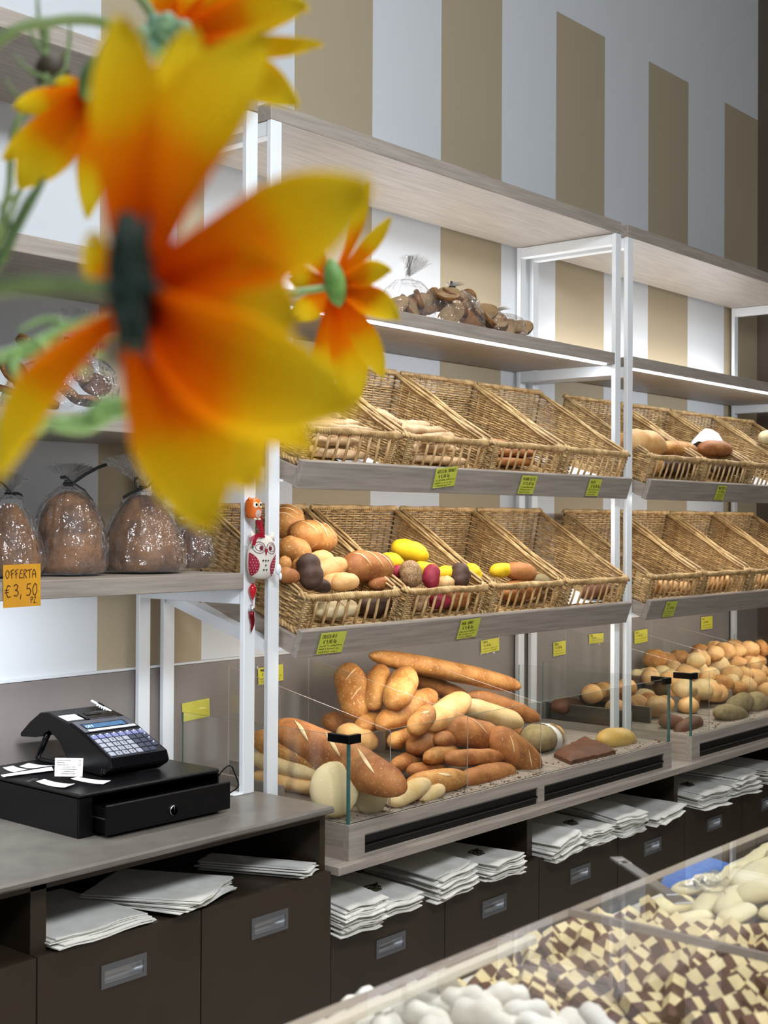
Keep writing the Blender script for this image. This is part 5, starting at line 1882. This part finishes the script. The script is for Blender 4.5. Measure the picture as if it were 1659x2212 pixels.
def flower_mesh(sd):
    n = 40
    th = .011
    m = MB()
    R_ = lambda a: .0235 * (1 + .20 * abs(cos(3.5 * a + sd)) - .12)
    rings = []
    for rr, z in ((.0072, th / 2 * .6), (.009, th / 2), (1.0 * .8, th / 2 * 1.1), (.97, th / 2 * .6), (1.0, 0), (.97, -th / 2), (.5, -th / 2), (.0072, -th / 2), (.0072, th / 2 * .6)):
        rings.append([Vector(((rr if rr < .0095 else R_(2 * pi * k / n) * rr) * cos(2 * pi * k / n), (rr if rr < .0095 else R_(2 * pi * k / n) * rr) * sin(2 * pi * k / n), z + .0012 * noise.noise(Vector((k * .5, rr * 5, sd))))) for k in range(n)])
    m.rings([r_[::-1] for r_ in rings], cap=False)
    return m.mesh('flower_cookie', BR['sugar'], True)


def finger_mesh():
    rings = []
    for i in range(11):
        t = -1 + 2 * i / 10
        r0 = .0118 * max(.05, 1 - abs(t) ** 3) ** .5
        rings.append([Vector((.0245 * t, r0 * cos(2 * pi * k / 14) * 1.15, r0 * sin(2 * pi * k / 14) * (.8 if sin(2 * pi * k / 14) > 0 else .45))) for k in range(14)])
    return MB().rings(rings).mesh('finger_biscuit', BR['butter'], True)


random.seed(17)
CM = checker_mesh()
nC = 0


def heap(x, y, x0, x1, h):
    """surface height of a heap across a tray"""
    u = (x - x0) / (x1 - x0)
    return 1.092 + h * (max(0., 1 - .75 * abs(2 * u - 1) ** 5)) * min(1, max(.75, (BY - y) / .06))


y = BY - .024
row = 0
while y > -1.80:
    x = -1.277 + .018 + (row % 2) * .014
    while x < -1.018:
        hz = heap(x, y, -1.284, -1.004, .064)
        o = link('checker_cookie', CM)
        o.location = (x + random.uniform(-.004, .004), y + random.uniform(-.004, .004), hz + random.uniform(-.003, .006))
        o.rotation_euler = (random.uniform(.35, .95), random.uniform(-.5, .25), random.uniform(-.5, .7))
        tag(o, 'square checkerboard cookie of pale and cocoa dough in the middle tray', 'cookie', 'checkerboard cookies in the middle tray')
        nC += 1
        x += random.uniform(.027, .033)
    y -= .0225
    row += 1
FM = [flower_mesh(q) for q in (0, 1.3)]
y = BY - .026
row = 0
while y > -1.84:
    x = -1.47 + (row % 2) * .02
    while x < -1.30:
        hz = heap(x, y, -1.53, -1.28, .078)
        o = link('flower_cookie', random.choice(FM))
        o.location = (x + random.uniform(-.005, .005), y + random.uniform(-.004, .004), hz + random.uniform(-.003, .007))
        o.rotation_euler = (random.uniform(.55, 1.1), random.uniform(-.6, -.05), random.uniform(0, 3))
        tag(o, 'flower shaped ring cookie dusted with white sugar in the nearest tray', 'cookie', 'sugar dusted cookies in the nearest tray')
        x += random.uniform(.036, .043)
    y -= .031
    row += 1
FG = finger_mesh()
y = BY - .024
row = 0
while y > -1.74:
    x = -.985 + (row % 2) * .02
    while x < -.60:
        hz = heap(x, y, -1.01, -.55, .072)
        o = link('finger_biscuit', FG)
        o.location = (x + random.uniform(-.005, .005), y + random.uniform(-.004, .004), hz + random.uniform(-.004, .008))
        o.rotation_euler = (random.uniform(-.3, .5), random.uniform(-.4, .2), random.uniform(-1.2, .1))
        tag(o, 'pale plump finger biscuit in the far cookie tray', 'cookie', 'finger biscuits in the far tray')
        x += random.uniform(.038, .046)
    y -= .026
    row += 1
# blue cloth and spatula at the back edge
clh = []
c0 = on('Y', BY + .004, 1500, 1890)
for i in range(13):
    an = pi * i / 12
    clh.append([Vector((c0.x + .12 * (j / 18 - .42) + .006 * noise.noise(Vector((i, j * .5, 9))), c0.y + .022 * cos(an) + .010 * noise.noise(Vector((j * .6, i * .3, 1))), 1.137 + .019 * sin(an) * (1 - .85 * abs(j / 9 - 1) ** 2.5) * (1 + .2 * noise.noise(Vector((j * .7, i * .5, 4)))))) for j in range(19)])
BLU = mat('blue_microfibre', (24, 104, 196), .95, c2=(34, 122, 214), scale=200, bump=.7, bscale=700)
tag(MB().grid(clh).build('blue_cloth', BLU, None, True), 'crumpled bright blue cleaning cloth on the counter back ledge', 'cloth')
sp = thing('spatula', 'steel spatula handle with a slot sticking out over the counter edge', 'utensil')
A, B = on('Y', -1.415, 1331, 1853), on('Z', 1.176, 1452, 1935)
X = (B - A).normalized()
Y = Vector((0, 0, 1)).cross(X).normalized()
Fs = frame(A, X, Y, X.cross(Y))
Lh = (B - A).length
hm = MB()
for q in ((0, .016, -.0065, .0065), (.016, .032, -.0065, -.0025), (.016, .032, .0025, .0065), (.032, Lh, -.0055, .0055)):
    hm.bbox(q[0], q[1], q[2], q[3], -.0012, .0012, .0004, M=Fs)
hm.build('handle', M['steel'], sp)
MB().bbox(Lh, Lh + .03, -.008, .008, -.0008, .0008, .0004, M=Fs).build('blade', M['steel'], sp)
rows = [[Vector((c0.x - .10 + .075 * j / 12, BY - .03 - .05 * i / 8, 1.160 + .012 * noise.noise(Vector((i * .8, j * .8, 3))))) for j in range(13)] for i in range(9)]
tag(MB().grid(rows).build('film_sheet', M['film'], None, True), 'crumpled clear film sheet beside the blue cloth under the glass', 'film')

# ------------------------------------------------------------------ artificial flowers
def petal_material():
    m = bpy.data.materials.new('petal_fabric')
    m.use_nodes = True
    N, L = m.node_tree.nodes, m.node_tree.links
    N.remove(N['Principled BSDF'])
    uv = N.new('ShaderNodeUVMap')
    sx = N.new('ShaderNodeSeparateXYZ')
    L.new(uv.outputs[0], sx.inputs[0])
    tc = N.new('ShaderNodeTexCoord')
    nz = N.new('ShaderNodeTexNoise')
    nz.inputs['Scale'].default_value = 45
    L.new(tc.outputs['Object'], nz.inputs['Vector'])
    ad = N.new('ShaderNodeMath')
    ad.operation = 'MULTIPLY_ADD'
    ad.inputs[1].default_value = .28
    L.new(nz.outputs['Fac'], ad.inputs[0])
    L.new(sx.outputs['Y'], ad.inputs[2])
    cr = N.new('ShaderNodeValToRGB')
    e = cr.color_ramp.elements
    e[0].position, e[0].color = .25, lin((238, 100, 8))
    e[1].position, e[1].color = .98, lin((246, 216, 44))
    q = e.new(.62)
    q.color = lin((242, 142, 14))
    q2 = e.new(.76)
    q2.color = lin((242, 196, 26))
    L.new(ad.outputs[0], cr.inputs[0])
    df = N.new('ShaderNodeBsdfDiffuse')
    tl = N.new('ShaderNodeBsdfTranslucent')
    mx = N.new('ShaderNodeMixShader')
    mx.inputs[0].default_value = .5
    L.new(cr.outputs[0], df.inputs[0])
    L.new(cr.outputs[0], tl.inputs[0])
    L.new(df.outputs[0], mx.inputs[1])
    L.new(tl.outputs[0], mx.inputs[2])
    L.new(mx.outputs[0], N['Material Output'].inputs['Surface'])
    return m


PET = petal_material()
GRN = mat('green_stem_plastic', (112, 138, 84), .5, c2=(130, 156, 98), scale=40)
DGR = mat('dark_green_calyx', (12, 40, 32), .6, c2=(20, 52, 42), scale=60)
LGR = mat('light_green_leaf', (132, 176, 104), .5, c2=(150, 192, 120), scale=40)
TEA = mat('teal_green_heart', (110, 158, 140), .5, c2=(150, 190, 150), scale=90)
BUD = mat('brown_bud', (52, 44, 30), .6, c2=(66, 56, 38), scale=60)


def petal(parent, c, tip, width, s0, s1, tw=.5, sag=.1, side=0., notch=True, blunt=.55, base=.0):
    """ribbon-like petal from the flower heart to its tip, built in space around the heart"""
    A, B = at(s0, *c), at(s1, *tip)
    ax = B - A
    Ln = ax.length
    ax.normalize()
    view = _d
    side_v = ax.cross(view).normalized()
    nor = side_v.cross(ax).normalized()
    wv = (side_v * cos(tw) + nor * sin(tw)).normalized()
    nv = ax.cross(wv).normalized()
    W2 = width / 2 / px(A.lerp(B, .6))
    A = A + ax * base * Ln
    Ln *= (1 - base)
    rows = []
    NR, NC = 14, 8
    for i in range(NR + 1):
        t = i / NR
        wd = W2 * min(1., (.30 + 1.15 * t ** .8) if t < .6 else 1.06) * (1 - max(0, (t - blunt) / (1 - blunt)) ** 2.2 * .93)
        ctr = A + ax * Ln * t + nv * Ln * sag * sin(pi * t * .9) + wv * Ln * side * sin(pi * t)
        row = []
        for j in range(NC + 1):
            u = 2 * j / NC - 1
            tt = 0
            if notch and t > .8:
                tt = -.05 * Ln * (t - .8) / .2 * (.5 + .5 * cos(u * pi * 3))
            row.append(ctr + wv * wd * u + nv * (W2 * .35 * (u * u - .4) * (1 - .4 * t)) + nv * W2 * .06 * cos(u * pi * 4) + ax * tt)
        rows.append(row)
    o = MB().grid(rows, uv=True).build('petal', PET, parent, True)
    return o


def px_tube(parent, name, pts, wpx, m, taper=1., n=8):
    P = [at(s, x, y) for x, y, s in pts]
    sm_ = []
    for i in range(len(P) - 1):
        p0, p1, p2, p3 = P[max(i - 1, 0)], P[i], P[i + 1], P[min(i + 2, len(P) - 1)]
        for q in range(6):
            u = q / 6
            sm_.append(.5 * ((2 * p1) + (p2 - p0) * u + (2 * p0 - 5 * p1 + 4 * p2 - p3) * u * u + (3 * p1 - p0 - 3 * p2 + p3) * u ** 3))
    sm_.append(P[-1])
    N_ = len(sm_)
    r = [wpx / 2 / px(p) * (1 + (taper - 1) * i / (N_ - 1)) for i, p in enumerate(sm_)]
    return MB().tube(sm_, r, n).build(name, m, parent, True)


def blob(parent, name, c, s, wpx, hpx, m, dpx=None, rot=0., lump=.1):
    P = at(s, *c)
    k = px(P)
    rings = []
    for i in range(11):
        a = -pi / 2 + pi * (i + .1) / 10.2
        rings.append([P + (_r * cos(rot) + _u * sin(rot)) * (wpx / 2 / k * cos(a) * cos(2 * pi * j / 14)) + _d * ((dpx or wpx) / 2 / k * cos(a) * sin(2 * pi * j / 14)) + (_u * cos(rot) - _r * sin(rot)) * (hpx / 2 / k * sin(a)) * (1 + lump * noise.noise(Vector((i, j, s * 9)))) for j in range(14)])
    return MB().rings(rings).build(name, m, parent, True)


VX = at(.43, -430, 1000)
VX.z = GZ
random.seed(40)
f1 = thing('artificial_flower', 'large blurred orange and yellow fabric daisy closest to the camera', 'flower')
s = .235
for tip, w_, s1, tw, sag, sd in (((268, 35), 150, .315, .25, .06, -.03), ((600, 75), 205, .30, .35, .10, .04), ((805, 395), 215, .285, .25, -.12, .03), ((800, 880), 225, .275, -.25, .16, -.05), ((650, 690), 250, .30, .1, .04, .0), ((560, 1060), 190, .31, .1, .0, .0), ((420, 60), 150, .33, .2, .02, 0),
                                 ((680, 985), 150, .285, .4, .05, -.08), ((462, 1150), 205, .30, -.2, .03, .02), ((-5, 1045), 105, .29, .75, -.14, -.06), ((330, 985), 90, .325, .3, .05, 0), ((195, 520), 90, .335, .5, .05, 0)):
    petal(f1, (292, 640), tip, w_ * 1.12, s, s1 * .235 / .30, tw, sag, sd, base=.06)
blob(f1, 'calyx', (283, 610), s - .004, 104, 310, DGR, 90, rot=.05)
blob(f1, 'heart', (320, 650), s + .012, 130, 200, mat('brown_flower_heart', (96, 60, 20), .8, c2=(120, 84, 28), scale=150, bump=.5, bscale=300), 80)
for a in range(6):
    an = 2 * pi * a / 6
    px_tube(f1, 'sepal', [(283 + 25 * cos(an), 620 + 60 * sin(an), s - .006), (285 + 55 * cos(an), 622 + 130 * sin(an), s - .008), (288 + 70 * cos(an), 625 + 190 * sin(an), s - .004)], 34, DGR, .2)
vz = (VX - CAM).dot(_d)
px_tube(f1, 'stem', [(250, 622, s - .004), (140, 618, s), (0, 622, .245), (-200, 680, .30), (-430, 860, vz)], 36, GRN, 1.)
f2 = thing('artificial_flower', 'smaller sharper orange daisy with a green heart beside the lit shelf', 'flower')
s = .62
for tip, w_, s1, tw, sag in (((797, 383), 34, .63, .5, -.08), ((846, 468), 44, .62, .45, -.06), ((850, 585), 62, .60, .3, .05), ((866, 695), 72, .60, .25, .08), ((828, 822), 62, .61, .3, .06), ((768, 872), 84, .63, .3, .02),
                             ((700, 845), 70, .64, .3, 0), ((640, 690), 60, .65, .4, 0), ((628, 600), 54, .65, .4, 0), ((655, 500), 50, .65, .4, 0)):
    petal(f2, (722, 615), tip, w_, s, s1, tw, sag, 0., base=.08)
blob(f2, 'calyx', (724, 612), s - .008, 48, 104, mat('leaf_green_calyx', (92, 138, 66), .5, c2=(118, 166, 84), scale=120), 44, rot=.2)
px_tube(f2, 'stem', [(716, 620, s - .006), (600, 640, .60), (380, 700, .58), (100, 760, .54), (-200, 820, .48), (-430, 900, vz)], 16, GRN)
f3 = thing('artificial_flower', 'half hidden orange and yellow daisy drooping at the upper left', 'flower')
s = .46
for tip, w_, s1, tw, sag in (((2, 345), 62, .46, .5, .1), ((30, 232), 58, .47, .5, .05), ((38, 412), 116, .45, .25, .06), ((186, 478), 66, .45, .5, .02), ((300, 400), 70, .48, .4, 0), ((120, 180), 40, .48, .5, 0)):
    petal(f3, (205, 190), tip, w_, s, s1, tw, sag, 0., base=.05)
blob(f3, 'calyx', (204, 168), s - .006, 62, 110, mat('mid_green_calyx', (80, 124, 72), .5, c2=(100, 146, 88), scale=90), 50, rot=-.4)
px_tube(f3, 'stem', [(210, 140, s - .004), (245, 70, .45), (212, 46, .44), (120, 46, .43), (0, 86, .42), (-200, 300, .42), (-430, 850, vz)], 24, GRN)
f4 = thing('artificial_flower', 'orange daisy with a teal heart at the top of the picture', 'flower')
s = .44
for tip, w_, s1, tw, sag in (((672, 20), 120, .43, .3, .06), ((700, 92), 64, .43, .35, -.08), ((646, 236), 110, .44, .3, .05), ((520, 250), 90, .46, .4, 0), ((450, -60), 110, .45, .3, 0), ((600, -80), 110, .45, .3, 0), ((340, -90), 90, .46, .4, 0)):
    petal(f4, (375, 85), tip, w_, s, s1, tw, sag, 0., base=.1)
blob(f4, 'heart', (358, 78), s - .012, 104, 84, TEA, 80, lump=.5)
for q in range(9):
    blob(f4, 'floret', (358 + 46 * cos(q * 2.4), 78 + 34 * sin(q * 2.4)), s - .016 - .002 * (q % 3), 40, 34, TEA if q % 3 else LGR, 34, lump=.4)
px_tube(f4, 'stem', [(345, 60, s), (300, -10, .45), (200, -120, .45), (-100, -100, .44), (-430, 700, vz)], 22, GRN)
# sprigs
def sprig(label, main, twigs, m, w_):
    t = thing('foliage_sprig', label, 'foliage')
    px_tube(t, 'stem', main + [(-430, 900, vz)], w_, m)
    for tw in twigs:
        px_tube(t, 'leaf', tw[:-1], tw[-1], m, .35)
    return t


sprig('pale green needle sprig with a dark bud at the upper left', [(98, 60, .5), (100, 130, .5), (96, 190, .49), (40, 260, .48), (24, 330, .48), (12, 440, .47), (-60, 600, .46)],
      [[(98, 120, .5), (70, 80, .5), (60, 40, .5), 14], [(100, 150, .5), (146, 110, .5), (150, 30, .5), 14], [(98, 170, .49), (60, 150, .49), (34, 120, .49), 13], [(100, 180, .49), (140, 150, .49), (146, 90, .5), 12], [(60, 230, .48), (30, 200, .48), (12, 170, .48), 12], [(24, 330, .48), (60, 300, .47), (90, 280, .47), 14], [(12, 440, .47), (60, 400, .47), 12], [(96, 100, .5), (84, 40, .5), (80, -20, .5), 14]], GRN, 16)
bd = thing('flower_bud', 'dark brown round bud among the pale green sprigs', 'flower bud')
blob(bd, 'bud', (112, 158), .50, 76, 78, BUD)
px_tube(bd, 'stem', [(112, 190, .50), (70, 300, .49), (40, 420, .48), (-80, 640, .46), (-430, 880, vz)], 12, GRN)
sprig('dark green stem rising at the left picture edge', [(66, 432, .40), (30, 500, .40), (-10, 580, .40), (-120, 720, .42)], [[(66, 432, .40), (84, 405, .4), (96, 385, .4), 26], [(30, 500, .40), (10, 470, .4), (0, 440, .4), 20]], mat('dull_green_stem', (76, 104, 56), .5, c2=(90, 118, 66), scale=40), 26)
sprig('light green leafy sprig across the left shelf', [(236, 680, .36), (150, 705, .36), (60, 745, .355), (-20, 775, .35), (-160, 830, .38)], [[(150, 705, .36), (100, 690, .36), (40, 715, .355), 20], [(100, 728, .36), (150, 745, .36), (225, 770, .36), 30], [(80, 738, .355), (130, 790, .35), (190, 800, .35), 30], [(40, 755, .355), (30, 800, .35), (60, 850, .35), 30], [(60, 745, .355), (110, 830, .35), (90, 900, .35), 26]], LGR, 18)
sprig('broad light green leaves low beside the left shelf', [(300, 890, .33), (200, 900, .33), (90, 915, .33), (-20, 910, .33), (-160, 900, .37)], [[(200, 900, .33), (240, 870, .33), (310, 880, .33), 44], [(90, 915, .33), (40, 925, .33), (-10, 925, .33), 50], [(120, 912, .33), (180, 925, .33), (240, 905, .33), 40], [(60, 915, .33), (30, 880, .33), (0, 850, .33), 30]], LGR, 22)
vs_ = thing('flower_vase', 'white ceramic vase holding the artificial flowers on the glass counter', 'vase', VX)
pr = [(.035, 0), (.045, .01), (.055, .05), (.05, .09), (.034, .125), (.03, .14), (.035, .15)]
m = MB()
m.rings([[Vector((r0 * cos(2 * pi * k / 24), r0 * sin(2 * pi * k / 24), z)) for k in range(24)] for r0, z in pr + [(.031, .149), (.027, .14), (.03, .12), (.04, .02)]])
m.build('body', M['white'], vs_, True)
